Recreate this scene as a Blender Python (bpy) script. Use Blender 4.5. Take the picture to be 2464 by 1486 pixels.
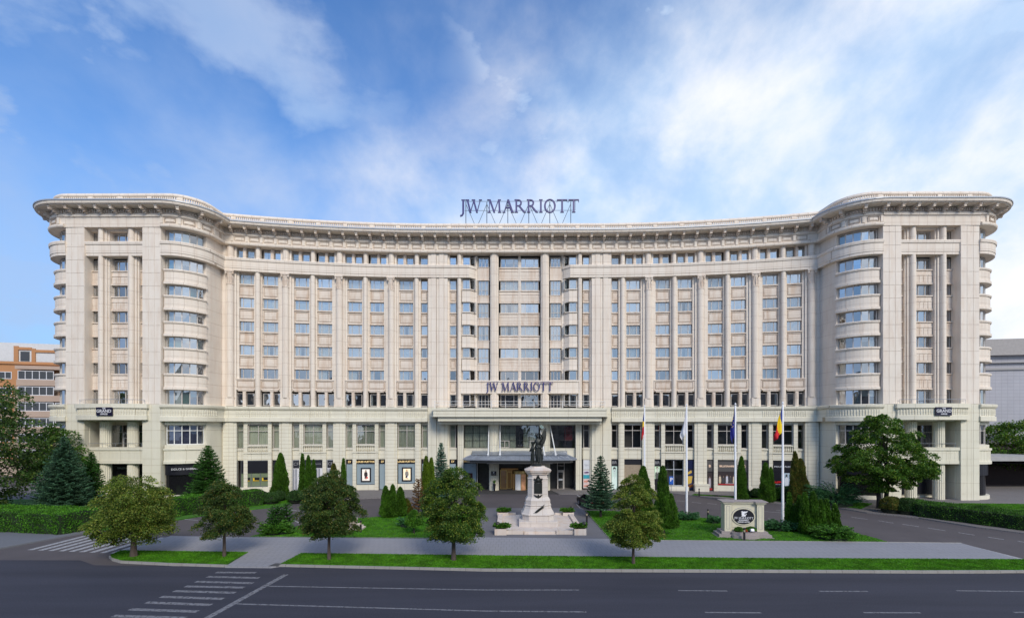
import bpy, bmesh, math, random
import numpy as np
from mathutils import Matrix, Vector
R=math.radians; PI=math.pi
for o in list(bpy.data.objects): bpy.data.objects.remove(o)
sc=bpy.context.scene; COL=sc.collection
random.seed(7); RNG=np.random.default_rng(7)
# ------------------------------------------------------------------ camera, sky, sun, exposure
CH=9.3; FV=1163.0
cam=bpy.data.cameras.new('camera'); co=bpy.data.objects.new('camera',cam); COL.objects.link(co)
co.location=(0,0,CH); co.rotation_euler=(R(90),0,0)
cam.sensor_width=36; cam.lens=36*FV/2464; cam.shift_y=(1025-743)/2464; cam.clip_end=5000; cam.clip_start=.5
sc.camera=co
SUN_EL,SUN_AZ=R(36),R(20)      # azimuth: the sun stands behind the camera, this far to its right
w=bpy.data.worlds.new('World'); sc.world=w; w.use_nodes=True
nt=w.node_tree; N=nt.nodes; L=nt.links; N.clear()
def wn(t,**k):
    n=N.new(t)
    for a,b in k.items(): setattr(n,a,b)
    return n
def wmath(op,a,b=None,c=None,clamp=False):
    n=wn('ShaderNodeMath',operation=op,use_clamp=clamp)
    for i,v in enumerate((a,b,c)):
        if v is None: continue
        if isinstance(v,(int,float)): n.inputs[i].default_value=v
        else: L.new(v,n.inputs[i])
    return n.outputs[0]
def wnoise(vec,scale,detail,rough,dist=0.):
    n=wn('ShaderNodeTexNoise'); n.inputs['Scale'].default_value=scale; n.inputs['Detail'].default_value=detail
    n.inputs['Roughness'].default_value=rough; n.inputs['Distortion'].default_value=dist; L.new(vec,n.inputs['Vector']); return n.outputs['Fac']
def wmap(v,a,b,c=0.,d=1.,smooth=True):
    n=wn('ShaderNodeMapRange'); n.interpolation_type='SMOOTHSTEP' if smooth else 'LINEAR'
    L.new(v,n.inputs[0])
    for i,x in zip((1,2,3,4),(a,b,c,d)): n.inputs[i].default_value=x
    return n.outputs[0]
sky=wn('ShaderNodeTexSky',sky_type='NISHITA',sun_disc=False,sun_elevation=SUN_EL,sun_rotation=PI-SUN_AZ,altitude=100,air_density=1.15,dust_density=.6,ozone_density=2.2)
tc=wn('ShaderNodeTexCoord'); sep=wn('ShaderNodeSeparateXYZ'); L.new(tc.outputs['Generated'],sep.inputs[0])
dx,dy,dz=sep.outputs
zz=wmath('MAXIMUM',dz,0.02)
inv=wmath('DIVIDE',1.,wmath('ADD',zz,.9))
comb=wn('ShaderNodeCombineXYZ'); L.new(wmath('MULTIPLY',dx,inv),comb.inputs[0]); L.new(wmath('MULTIPLY',dy,inv),comb.inputs[1]); L.new(wmath('MULTIPLY',dz,.9),comb.inputs[2])
mp=wn('ShaderNodeMapping'); L.new(comb.outputs[0],mp.inputs[0]); mp.inputs['Location'].default_value=(1.2,5.5,3.2); mp.inputs['Rotation'].default_value=(0,R(-28),0); mp.inputs['Scale'].default_value=(1.25,1.,.75)
big=wnoise(mp.outputs[0],2.0,3,.5,.15)
wisp=wnoise(mp.outputs[0],5.,10,.57,.12)
puff=wnoise(comb.outputs[0],8.,10,.56,.1)
low=wmap(dz,.0,.66,1.,0.)
right=wmap(dx,-.75,.55,-.20,.20,False)
cov=wmath('ADD',wmath('ADD',wmath('MULTIPLY',big,.95),wmath('MULTIPLY',wisp,.50)),wmath('ADD',right,wmath('MULTIPLY',low,.50)))
veil=wmap(cov,.60,1.16,0.,.97)
pf=wmath('MULTIPLY',wmap(puff,.53,.68,0.,1.),wmap(big,.42,.56,0.,.62))
mp2=wn('ShaderNodeMapping'); L.new(comb.outputs[0],mp2.inputs[0]); mp2.inputs['Location'].default_value=(11.4,6.2,4.7)
pl2=wmath('MULTIPLY',wmap(wnoise(mp2.outputs[0],4.6,10,.55,.1),.47,.63,0.,1.),wmap(dx,-.05,-.4,0.,.62))
mp3=wn('ShaderNodeMapping'); L.new(comb.outputs[0],mp3.inputs[0]); mp3.inputs['Location'].default_value=(5.3,2.1,9.9)
pf3=wmath('MULTIPLY',wmap(wnoise(mp3.outputs[0],7.5,10,.52,.1),.52,.66,0.,1.),wmap(dx,-.15,.1,0.,.85))
fac=wmath('MAXIMUM',wmath('MAXIMUM',veil,pf3),wmath('MAXIMUM',pf,pl2))
hsv=wn('ShaderNodeHueSaturation'); hsv.inputs['Saturation'].default_value=1.0; hsv.inputs['Value'].default_value=1.0; hsv.inputs['Hue'].default_value=.505; L.new(sky.outputs[0],hsv.inputs['Color'])
scl=wn('ShaderNodeMix',data_type='RGBA',blend_type='MULTIPLY'); scl.inputs['Factor'].default_value=1; L.new(hsv.outputs[0],scl.inputs['A']); scl.inputs['B'].default_value=(.090,.140,.187,1)
ccol=wn('ShaderNodeMix',data_type='RGBA'); L.new(wmap(wisp,.35,.7,0.,1.),ccol.inputs['Factor']); ccol.inputs['A'].default_value=(.52,.71,.97,1); ccol.inputs['B'].default_value=(.95,.96,1.0,1)
lc=wn('ShaderNodeMix',data_type='RGBA'); L.new(wmap(dx,-.7,.1,0.,1.),lc.inputs['Factor']); lc.inputs['A'].default_value=(.40,.53,.78,1); L.new(ccol.outputs['Result'],lc.inputs['B']); ccol=lc
mx=wn('ShaderNodeMix',data_type='RGBA'); L.new(fac,mx.inputs['Factor']); hz=wn('ShaderNodeMix',data_type='RGBA'); L.new(wmap(dz,.02,.42,.85,0.),hz.inputs['Factor']); L.new(scl.outputs['Result'],hz.inputs['A']); hz.inputs['B'].default_value=(.30,.50,.84,1); L.new(hz.outputs['Result'],mx.inputs['A']); L.new(ccol.outputs['Result'],mx.inputs['B'])
bg=wn('ShaderNodeBackground'); bg.inputs['Strength'].default_value=1.0; L.new(mx.outputs['Result'],bg.inputs['Color'])
out=wn('ShaderNodeOutputWorld'); L.new(bg.outputs[0],out.inputs[0])
sl=bpy.data.lights.new('sun','SUN'); sl.energy=2.5; sl.angle=R(20); sl.color=(1,.91,.79)
so=bpy.data.objects.new('sun',sl); COL.objects.link(so)
so.rotation_euler=(PI/2-SUN_EL,0,SUN_AZ)
sc.view_settings.view_transform='Standard'; sc.view_settings.look='None'; sc.view_settings.gamma=1; sc.view_settings.exposure=.12
sc.render.engine='CYCLES'; sc.cycles.max_bounces=6; sc.cycles.transparent_max_bounces=10
# ------------------------------------------------------------------ helpers
def tag(o,label=None,cat=None,group=None,kind=None):
    for k,v in (('label',label),('category',cat),('group',group),('kind',kind)):
        if v: o[k]=v
    return o
class MB:
    def __init__(s): s.v=[]; s.f=[]; s.m=[]; s.mi=0
    def add(s,vs,fs,M=None):
        b=len(s.v)
        if M is not None: vs=[tuple(M@Vector(p)) for p in vs]
        s.v+=[tuple(p) for p in vs]; s.f+=[tuple(b+i for i in f) for f in fs]; s.m+=[s.mi]*len(fs); return s
    def box(s,x0,x1,y0,y1,z0,z1,M=None):
        return s.add([(x0,y0,z0),(x1,y0,z0),(x1,y1,z0),(x0,y1,z0),(x0,y0,z1),(x1,y0,z1),(x1,y1,z1),(x0,y1,z1)],
            [(3,2,1,0),(4,5,6,7),(0,1,5,4),(1,2,6,5),(2,3,7,6),(3,0,4,7)],M)
    def quad(s,a,b,c,d,M=None): return s.add([a,b,c,d],[(0,1,2,3)],M)
    def prism(s,pts,z0,z1,M=None):
        n=len(pts)
        return s.add([(x,y,z0) for x,y in pts]+[(x,y,z1) for x,y in pts],[tuple(range(n))[::-1],tuple(range(n,2*n))]+[(i,(i+1)%n,n+(i+1)%n,n+i) for i in range(n)],M)
    def loft(s,rings,caps=True,M=None):
        n=len(rings[0]); vs=[p for r in rings for p in r]; fs=[]
        for k in range(len(rings)-1):
            for i in range(n): fs.append((k*n+i,k*n+(i+1)%n,(k+1)*n+(i+1)%n,(k+1)*n+i))
        if caps: fs+= [tuple(range(n))[::-1],tuple(range((len(rings)-1)*n,len(rings)*n))]
        return s.add(vs,fs,M)
    def lathe(s,prof,n=16,cx=0,cy=0,M=None,a0=0.):
        return s.loft([[(cx+r*math.cos(a0+2*PI*i/n),cy+r*math.sin(a0+2*PI*i/n),z) for i in range(n)] for r,z in prof],True,M)
    def tube(s,pts,rad,n=7,M=None):
        rings=[]
        for i,p in enumerate(pts):
            p=Vector(p); a=Vector(pts[max(i-1,0)]); b=Vector(pts[min(i+1,len(pts)-1)]); d=(b-a).normalized()
            u=d.cross(Vector((0,0,1)) if abs(d.z)<.9 else Vector((1,0,0))).normalized(); v=d.cross(u)
            r=rad[i] if hasattr(rad,'__len__') else rad
            rings.append([tuple(p+u*(r*math.cos(2*PI*k/n))+v*(r*math.sin(2*PI*k/n))) for k in range(n)])
        return s.loft(rings,True,M)
    def bar(s,a,b,w=.05,M=None): return s.tube([a,b],w,4,M)
    def mesh(s,name,mats,smooth=False,fix=True):
        me=bpy.data.meshes.new(name); me.from_pydata(s.v,[],s.f)
        for m in (mats if isinstance(mats,(list,tuple)) else [mats]): me.materials.append(m)
        if max(s.m or [0])>0: me.polygons.foreach_set('material_index',s.m)
        if fix:
            bm=bmesh.new(); bm.from_mesh(me); bmesh.ops.recalc_face_normals(bm,faces=bm.faces); bm.to_mesh(me); bm.free()
        if smooth: me.polygons.foreach_set('use_smooth',[True]*len(me.polygons))
        me.update(); return me
    def obj(s,name,mats,parent=None,M=None,smooth=False,fix=True):
        return put(name,s.mesh(name,mats,smooth,fix),parent,M)
def put(name,me,parent=None,M=None):
    o=bpy.data.objects.new(name,me); COL.objects.link(o)
    if parent: o.parent=parent
    if M is not None: o.matrix_basis=M
    return o
def empty(name,M=None,label=None,cat=None,group=None,kind=None):
    return tag(put(name,None,None,M),label,cat,group,kind)
def copy_tree(o,parent=None,M=None):
    c=o.copy(); COL.objects.link(c)
    if parent: c.parent=parent
    if M is not None: c.matrix_basis=M
    for ch in list(o.children): copy_tree(ch,c)
    return c
def T(x,y,z=0,rz=0,s=1.): return Matrix.Translation((x,y,z))@Matrix.Rotation(rz,4,'Z')@Matrix.Scale(s,4)
def text_mb(txt,size,depth=.03,font_off=0.,align='CENTER',spacing=1.,bold=0.):
    cu=bpy.data.curves.new('t','FONT'); cu.body=txt; cu.size=size; cu.extrude=depth/2; cu.align_x=align; cu.align_y='CENTER'; cu.space_character=spacing; cu.offset=bold; cu.resolution_u=3
    o=bpy.data.objects.new('t',cu); COL.objects.link(o); dg=bpy.context.evaluated_depsgraph_get(); dg.update()
    me=bpy.data.meshes.new_from_object(o.evaluated_get(dg)); 
    m=MB(); m.v=[(v.co.x,-v.co.z,v.co.y) for v in me.vertices]; m.f=[tuple(p.vertices) for p in me.polygons]; m.m=[0]*len(m.f)
    bpy.data.objects.remove(o); bpy.data.curves.remove(cu); bpy.data.meshes.remove(me); return m
# ------------------------------------------------------------------ materials
def newmat(name):
    m=bpy.data.materials.new(name); m.use_nodes=True; nt=m.node_tree; b=nt.nodes['Principled BSDF']; return m,nt,b
def M_(name,col,rough=.6,metal=0.,noise=0.,nscale=3.,bump=0.,bscale=20.,emit=0.,spec=.5,stretch=(1,1,1)):
    m,nt,b=newmat(name); b.inputs['Base Color'].default_value=(*col,1); b.inputs['Roughness'].default_value=rough; b.inputs['Metallic'].default_value=metal
    b.inputs['Specular IOR Level'].default_value=spec
    ge=nt.nodes.new('ShaderNodeNewGeometry')
    mp=nt.nodes.new('ShaderNodeMapping'); nt.links.new(ge.outputs['Position'],mp.inputs[0]); mp.inputs['Scale'].default_value=stretch
    if noise:
        n=nt.nodes.new('ShaderNodeTexNoise'); n.inputs['Scale'].default_value=nscale; n.inputs['Detail'].default_value=6; nt.links.new(mp.outputs[0],n.inputs['Vector'])
        r=nt.nodes.new('ShaderNodeMapRange'); nt.links.new(n.outputs['Fac'],r.inputs[0]); r.inputs[1].default_value=.3; r.inputs[2].default_value=.7; r.inputs[3].default_value=1-noise; r.inputs[4].default_value=1+noise
        x=nt.nodes.new('ShaderNodeMix'); x.data_type='RGBA'; x.blend_type='MULTIPLY'; x.inputs['Factor'].default_value=1; x.inputs['A'].default_value=(*col,1); nt.links.new(r.outputs[0],x.inputs['B']); nt.links.new(x.outputs['Result'],b.inputs['Base Color'])
    if bump:
        n=nt.nodes.new('ShaderNodeTexNoise'); n.inputs['Scale'].default_value=bscale; n.inputs['Detail'].default_value=4; nt.links.new(mp.outputs[0],n.inputs['Vector'])
        bu=nt.nodes.new('ShaderNodeBump'); bu.inputs['Strength'].default_value=bump; bu.inputs['Distance'].default_value=.05; nt.links.new(n.outputs['Fac'],bu.inputs['Height']); nt.links.new(bu.outputs[0],b.inputs['Normal'])
    if emit: b.inputs['Emission Color'].default_value=(*col,1); b.inputs['Emission Strength'].default_value=emit
    return m
def stone(name,c1,c2,bw,bh,mort,off=0.,msize=.02,stain=(.52,.36,.24),amt=.5,vary=.1,axes='xz'):
    m,nt,b=newmat(name); n_=nt.nodes; l=nt.links
    b.inputs['Roughness'].default_value=.75; b.inputs['Specular IOR Level'].default_value=.3
    ge=n_.new('ShaderNodeNewGeometry'); sp=n_.new('ShaderNodeSeparateXYZ'); l.new(ge.outputs['Position'],sp.inputs[0])
    cb=n_.new('ShaderNodeCombineXYZ'); l.new(sp.outputs[0],cb.inputs[0]); l.new(sp.outputs[2 if axes=='xz' else 1],cb.inputs[1])
    br=n_.new('ShaderNodeTexBrick'); l.new(cb.outputs[0],br.inputs['Vector']); br.offset=off; br.inputs['Scale'].default_value=1; br.inputs['Brick Width'].default_value=bw; br.inputs['Row Height'].default_value=bh
    br.inputs['Mortar Size'].default_value=msize; br.inputs['Mortar Smooth'].default_value=.3; br.inputs['Bias'].default_value=0
    br.inputs['Color1'].default_value=(*c1,1); br.inputs['Color2'].default_value=(*[c*(1-vary)+d*vary for c,d in zip(c2,stain)],1); br.inputs['Mortar'].default_value=(*mort,1)
    mp=n_.new('ShaderNodeMapping'); l.new(ge.outputs['Position'],mp.inputs[0]); mp.inputs['Scale'].default_value=(1.6,1.6,.28)
    no=n_.new('ShaderNodeTexNoise'); no.inputs['Scale'].default_value=1.; no.inputs['Detail'].default_value=7; no.inputs['Roughness'].default_value=.65; l.new(mp.outputs[0],no.inputs['Vector'])
    mr=n_.new('ShaderNodeMapRange'); mr.inputs[1].default_value=.45; mr.inputs[2].default_value=.8; mr.inputs[3].default_value=0; mr.inputs[4].default_value=amt; l.new(no.outputs['Fac'],mr.inputs[0])
    x=n_.new('ShaderNodeMix'); x.data_type='RGBA'; l.new(mr.outputs[0],x.inputs['Factor']); l.new(br.outputs['Color'],x.inputs['A']); x.inputs['B'].default_value=(*stain,1)
    n2=n_.new('ShaderNodeTexNoise'); n2.inputs['Scale'].default_value=.35; n2.inputs['Detail'].default_value=3; l.new(ge.outputs['Position'],n2.inputs['Vector'])
    m2=n_.new('ShaderNodeMapRange'); m2.inputs[3].default_value=.9; m2.inputs[4].default_value=1.08; l.new(n2.outputs['Fac'],m2.inputs[0])
    y=n_.new('ShaderNodeMix'); y.data_type='RGBA'; y.blend_type='MULTIPLY'; y.inputs['Factor'].default_value=1; l.new(x.outputs['Result'],y.inputs['A']); l.new(m2.outputs[0],y.inputs['B']); l.new(y.outputs['Result'],b.inputs['Base Color'])
    bu=n_.new('ShaderNodeBump'); bu.inputs['Strength'].default_value=.5; bu.inputs['Distance'].default_value=.03; bu.invert=True; l.new(br.outputs['Fac'],bu.inputs['Height']); l.new(bu.outputs[0],b.inputs['Normal'])
    return m
UP=stone('limestone',(.765,.685,.59),(.79,.72,.63),1.1,1.65,(.50,.41,.33),amt=.55,vary=.16,stain=(.62,.48,.37),msize=.018)
UPB=stone('limestone_blocks',(.765,.69,.60),(.785,.72,.635),40.,40.,(.6,.5,.4),amt=.6,vary=.1,stain=(.62,.48,.37),msize=.001)
UPP=stone('limestone_warm',(.73,.645,.555),(.76,.69,.61),2.4,1.65,(.45,.34,.25),amt=.8,vary=.2,stain=(.48,.31,.19),msize=.012)
LOW=stone('painted_stone',(.70,.665,.545),(.72,.685,.565),1.3,.52,(.48,.42,.31),amt=.22,vary=.06,stain=(.46,.40,.27),msize=.022)
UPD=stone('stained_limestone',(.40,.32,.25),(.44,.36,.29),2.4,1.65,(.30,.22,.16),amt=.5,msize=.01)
LOWP=stone('painted_stone_plain',(.70,.665,.545),(.72,.685,.565),2.6,2.2,(.40,.33,.22),amt=.25,vary=.05,stain=(.46,.40,.27),msize=.015)
FRAME=M_('window_frame_paint',(.52,.48,.44),.45)
WFRAME=M_('white_frame_paint',(.72,.72,.70),.4)
DFRAME=M_('dark_bronze_frame',(.03,.028,.025),.4)
METAL=M_('grey_metal',(.32,.34,.38),.35,.6)
ZINC=M_('zinc_sheet',(.20,.21,.24),.42,.7,noise=.2,nscale=1.5)
GUT=M_('painted_gutter_metal',(.42,.44,.47),.4,.3)
BLACK=M_('black_panel',(.012,.012,.018),.35)
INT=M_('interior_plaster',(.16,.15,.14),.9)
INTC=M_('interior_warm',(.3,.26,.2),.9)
CURT=M_('white_curtain',(.74,.75,.74),.9,noise=.12,nscale=7,stretch=(1,1,.05))
CURTG=M_('green_grey_curtain',(.55,.58,.46),.9,noise=.2,nscale=9,stretch=(1,1,.05))
BLIND=M_('mint_blind',(.34,.50,.46),.8,noise=.1,nscale=6,stretch=(.1,.1,1))
def glass(name,fac,tint,wav=.02,rough=0.,gl=(.92,.95,1,1)):
    m,nt,b=newmat(name); n_=nt.nodes; l=nt.links; n_.remove(b); o=n_['Material Output']
    t=n_.new('ShaderNodeBsdfTransparent'); t.inputs[0].default_value=(*tint,1)
    g=n_.new('ShaderNodeBsdfGlossy'); g.inputs['Roughness'].default_value=rough; g.inputs['Color'].default_value=gl
    oi=n_.new('ShaderNodeObjectInfo')
    fr=n_.new('ShaderNodeFresnel'); fr.inputs[0].default_value=1.5
    a=n_.new('ShaderNodeMath'); a.operation='MULTIPLY_ADD'; l.new(oi.outputs['Random'],a.inputs[0]); a.inputs[1].default_value=.34; a.inputs[2].default_value=fac-.20
    a2=n_.new('ShaderNodeMath'); a2.operation='ADD'; a2.use_clamp=True; l.new(a.outputs[0],a2.inputs[0]); l.new(fr.outputs[0],a2.inputs[1])
    mx=n_.new('ShaderNodeMixShader'); l.new(a2.outputs[0],mx.inputs[0]); l.new(t.outputs[0],mx.inputs[1]); l.new(g.outputs[0],mx.inputs[2]); l.new(mx.outputs[0],o.inputs[0])
    ge=n_.new('ShaderNodeNewGeometry'); no=n_.new('ShaderNodeTexNoise'); no.inputs['Scale'].default_value=.9; no.inputs['Detail'].default_value=1; l.new(ge.outputs['Position'],no.inputs['Vector'])
    bu=n_.new('ShaderNodeBump'); bu.inputs['Strength'].default_value=wav*10; bu.inputs['Distance'].default_value=.1; l.new(no.outputs['Fac'],bu.inputs['Height']); l.new(bu.outputs[0],g.inputs['Normal'])
    return m
GLASS=glass('window_glass',.43,(.80,.86,.88),.012,gl=(.94,.97,1,1))
GLASSD=glass('shop_glass',.10,(.8,.82,.82),.006)
# serif capitals, unit cap height
def serif_text(txt,h,depth,gap=.13):
    m=MB(); x=0.
    def poly(ps):
        n=len(ps); m.k=getattr(m,'k',0)+1; e=.0016*(m.k%9); y0,y1=-depth/2-e,depth/2+e
        m.add([(p[0],y0,p[1]) for p in ps]+[(p[0],y1,p[1]) for p in ps],[tuple(range(n)),tuple(range(n,2*n))[::-1]]+[(i,(i+1)%n,n+(i+1)%n,n+i) for i in range(n)])
    for c in txt:
        k=lambda ps: poly([((x+a)*h,b*h) for a,b in ps])
        st=lambda x0,y0,x1,y1,w: k([(x0,y0),(x0+w,y0),(x1+w,y1),(x1,y1)])
        sf=lambda xc,y,ww=.3: k([(xc-ww/2,y),(xc+ww/2,y),(xc+ww/2,y+.05),(xc-ww/2,y+.05)])
        def ring(cx,cz,rx,rz,tx,tz,a0,a1,n=18):
            for i in range(n):
                a=a0+(a1-a0)*i/n; b=a0+(a1-a0)*(i+1)/n
                k([(cx+rx*math.cos(a),cz+rz*math.sin(a)),(cx+rx*math.cos(b),cz+rz*math.sin(b)),(cx+(rx-tx)*math.cos(b),cz+(rz-tz)*math.sin(b)),(cx+(rx-tx)*math.cos(a),cz+(rz-tz)*math.sin(a))])
        if c==' ': x+=.38; continue
        if c=='I': st(.1,0,.1,1,.15); sf(.175,0); sf(.175,.95); wd=.35
        elif c=='J': st(.14,-.05,.14,1,.15); sf(.215,.95); k([(.14,-.05),(.29,-.05),(.16,-.24),(-.04,-.3),(-.04,-.2),(.08,-.17)]); wd=.34
        elif c=='T': st(.37,0,.37,.95,.15); sf(.445,0); k([(0,.93),(.89,.93),(.89,1),(0,1)]); k([(0,.93),(.05,.93),(.02,.78),(0,.78)]); k([(.84,.93),(.89,.93),(.89,.78),(.87,.78)]); wd=.89
        elif c=='O': ring(.5,.5,.5,.53,.15,.07,0,2*PI,28); wd=1.
        elif c=='A': st(.1,0,.42,1,.06); st(.78,0,.40,1,.16); k([(.22,.33),(.7,.33),(.68,.4),(.25,.4)]); sf(.12,0,.26); sf(.85,0,.3); wd=.98
        elif c=='M': st(.13,0,.17,1,.06); st(.52,0,.14,1,.15); st(.54,0,.93,1,.06); st(.98,0,.92,1,.15); sf(.15,0,.26); sf(1.05,0,.3); sf(.12,.95,.26); sf(1.03,.95,.26); wd=1.2
        elif c=='W': st(.34,0,.06,1,.15); st(.36,0,.68,1,.06); st(.88,0,.58,1,.15); st(.92,0,1.22,1,.06); sf(.13,.95,.32); sf(.66,.95,.3); sf(1.25,.95,.26); wd=1.36
        elif c=='R': st(.1,0,.1,1,.15); sf(.175,0); sf(.12,.95,.2); ring(.34,.74,.31,.26,.14,.07,-PI/2,PI/2,10); k([(.15,.93),(.36,.93),(.36,1),(.15,1)]); k([(.2,.48),(.36,.48),(.36,.55),(.2,.55)]); st(.78,0,.34,.5,.17); sf(.9,0,.2); wd=.95
        else: wd=.6
        x+=wd+gap*(.2 if c in 'A' else 1)*.7
    W=(x-gap)*h; m.v=[(p[0]-W/2,p[1],p[2]) for p in m.v]; return m,W
# ------------------------------------------------------------------ hotel: plan line of the facade (s = length along it from the middle)
HM=Matrix.Translation((1.1,70.2,0))@Matrix.Rotation(-.0054,4,'Z')
pp=[(i*2.,0.) for i in range(6)]
for i in range(1,33):
    a=math.asin(31/131)*i/32; pp.append((10+131*math.sin(a),-(131-131*math.cos(a))))
pp+=[(41.05,-4.7),(41.1,-5.7)]
for i in range(1,13): a=PI/2*i/12; pp.append((44.7-3.6*math.cos(a),-5.7-3.6*math.sin(a)))
pp+=[(48,-9.3),(52,-9.3),(57.4,-9.3)]
for i in range(1,13): a=PI/2*i/12; pp.append((57.4+3.6*math.sin(a),-5.7-3.6*math.cos(a)))
pp+=[(61,0),(61,10),(61,20)]
PT=[(-x,y) for x,y in pp[:0:-1]]+pp
SS=[0.]
for a,b in zip(PT,PT[1:]): SS.append(SS[-1]+math.dist(a,b))
_h=SS[len(pp)-1]; SS=[s-_h for s in SS]
SEGN=[]
for a,b in zip(PT,PT[1:]):
    d=math.dist(a,b); tx,ty=(b[0]-a[0])/d,(b[1]-a[1])/d; SEGN.append((ty,-tx))
def vn(i):
    if i==0: return SEGN[0]
    if i==len(PT)-1: return SEGN[-1]
    (a,b),(c,d)=SEGN[i-1],SEGN[i]; x,y=a+c,b+d; l=math.hypot(x,y); x/=l;y/=l; k=1/max(.3,x*a+y*b); return (x*k,y*k)
def seg(s):
    for i in range(len(SS)-1):
        if s<=SS[i+1] or i==len(SS)-2: return i
def P(s,off=0.,z=0.,smooth=True):
    i=seg(s); t=(s-SS[i])/(SS[i+1]-SS[i]); t=min(max(t,0),1); (a,b),(c,d)=PT[i],PT[i+1]
    x,y=a+(c-a)*t,b+(d-b)*t; n=SEGN[i]; return (x+n[0]*off,y+n[1]*off,z)
def F(s,off=0.,z=0.):
    i=seg(s); t=(s-SS[i])/(SS[i+1]-SS[i]); n0,n1=vn(i),vn(i+1); n=(n0[0]*(1-t)+n1[0]*t,n0[1]*(1-t)+n1[1]*t)
    if abs(s)>41.2 and abs(s)<43.4: n=SEGN[i]
    l=math.hypot(*n); n=(n[0]/l,n[1]/l); p=P(s,0,z); 
    return Matrix(((-n[1],-n[0],0,p[0]+n[0]*off),(n[0],-n[1],0,p[1]+n[1]*off),(0,0,1,z),(0,0,0,1)))
def stations(s0,s1):
    r=[(s0,None)]
    for i,s in enumerate(SS):
        if s0+.01<s<s1-.01: r.append((s,i))
    return r+[(s1,None)]
def sweep(m,prof,s0,s1,closed=True,step=None):
    rings=[]
    st=stations(s0,s1)
    for s,i in st:
        if i is None:
            rings.append([P(s,o,z) for o,z in prof])
        else:
            n=vn(i); x,y=PT[i]; rings.append([(x+n[0]*o,y+n[1]*o,z) for o,z in prof])
    k=len(prof)
    if closed: m.loft(rings,True)
    else:
        vs=[p for r in rings for p in r]; m.add(vs,[(a*k+i,a*k+i+1,(a+1)*k+i+1,(a+1)*k+i) for a in range(len(rings)-1) for i in range(k-1)])
    return m
def rect(o0,o1,z0,z1): return [(o0,z0),(o1,z0),(o1,z1),(o0,z1)]
SEND=SS[-1]; SF=67.3
hotel=empty('hotel',HM,'long cream stone hotel with a concave nine-storey front and two rounded end towers','hotel')
def hp(name,m,mat,par=None,M=None,smooth=False): return m.obj(name,mat,par or hotel,M,smooth)
# cornice, frieze and parapet, swept along the whole front
m=MB(); sweep(m,[(.3,36.55),(1.72,36.6),(1.75,36.66),(1.9,36.7),(2.0,37.1),(.1,37.2),(.1,36.9)],-SEND+4,SEND-4); hp('cornice',m,UP)
m=MB(); sweep(m,rect(2.003,2.05,37.0,37.14),-SF-3,SF+3); hp('gutter',m,GUT)
m=MB()
s=-66.6
while s<66.7:
    if not(40.2<abs(s)<43.6): m.box(-.085,.085,-.60,-.38,36.12,36.42,F(s))
    s+=.30
hp('dentil_course',m,UPP)
br=MB()
for x0,x1,y0,y1,z0,z1 in ((-.19,.19,-1.62,-.35,36.44,36.585),(-.15,.15,-1.55,-.35,36.2,36.44),(-.15,.15,-1.1,-.35,36.02,36.2),(-.13,.13,-.78,-.35,35.86,36.02)): br.box(x0,x1,y0,y1,z0,z1)
brm=br.mesh('bracket',UPP)
for sg in (-1,1):
    for k in range(37):
        s=.93+1.86*k
        if 40.3<s<43.3 or s>67: continue
        put('bracket',brm,hotel,F(sg*s))
for a,b in ((-SEND+4,-61.5),(-49.4,49.4),(61.5,SEND-4)):
    m=MB(); sweep(m,[(-1.0,34.3),(.62,34.3),(.68,34.42),(.68,34.62),(.52,34.72),(.38,34.76),(.38,35.56),(.5,35.6),(.58,35.7),(.54,35.84),(.4,35.88),(.4,36.7),(-1.0,36.7)],a,b); hp('frieze',m,UP)
for sg in (-1,1):
    a,b=sorted((sg*49.4,sg*61.5)); m=MB(); sweep(m,[(-1.3,34.3),(.47,34.3),(.47,35.5),(.62,35.56),(.62,35.86),(.4,35.9),(.4,36.7),(-1.3,36.7)],a,b); hp('frieze',m,UP)
# raised panels and little piers of the frieze
fp=MB(); fp.box(-.17,.17,-.53,-.37,34.78,35.54); 
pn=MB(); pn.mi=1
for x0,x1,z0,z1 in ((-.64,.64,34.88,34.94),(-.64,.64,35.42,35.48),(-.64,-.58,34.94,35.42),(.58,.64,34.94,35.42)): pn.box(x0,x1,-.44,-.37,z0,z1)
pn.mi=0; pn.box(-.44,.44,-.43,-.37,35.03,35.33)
fr=MB()
for sg in (-1,1):
    for k in range(37):
        s=.93+1.86*k
        if 49.5<s<61.5 or 40.3<s<43 or s>67: continue
        b=F(sg*s); fr.add(fp.v,fp.f,b)
    for k in range(36):
        s=1.86*k
        if 49.3<s<61.9 or 40.3<s<43.4 or s>66.8 or (sg<0 and k==0): continue
        (setattr(fr,'mi',1),fr.add(pn.v[:32],pn.f[:24],F(sg*s)),setattr(fr,'mi',0),fr.add(pn.v[32:],[tuple(i-32 for i in f) for f in pn.f[24:]],F(sg*s)))
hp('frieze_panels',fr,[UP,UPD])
# parapet with pierced balustrade
m=MB(); sweep(m,rect(-.25,.12,37.2,37.97),-SF-4,SF+4); sweep(m,[(-.3,38.30),(.1,38.30),(.2,38.42),(.16,38.62),(.05,38.72),(-.3,38.72)],-SF-4,SF+4)
k=-66.
while k<66.6:
    m.box(-.28,.28,-.13,.2,37.97,38.30,F(k)); k+=3.72
b=-66.
hp('parapet',m,UP)
m=MB(); k=-67.
while k<67:
    m.box(-.075,.075,-.05,.1,37.97,38.30,F(k)); k+=.26
hp('parapet_balusters',m,UP)
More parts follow.
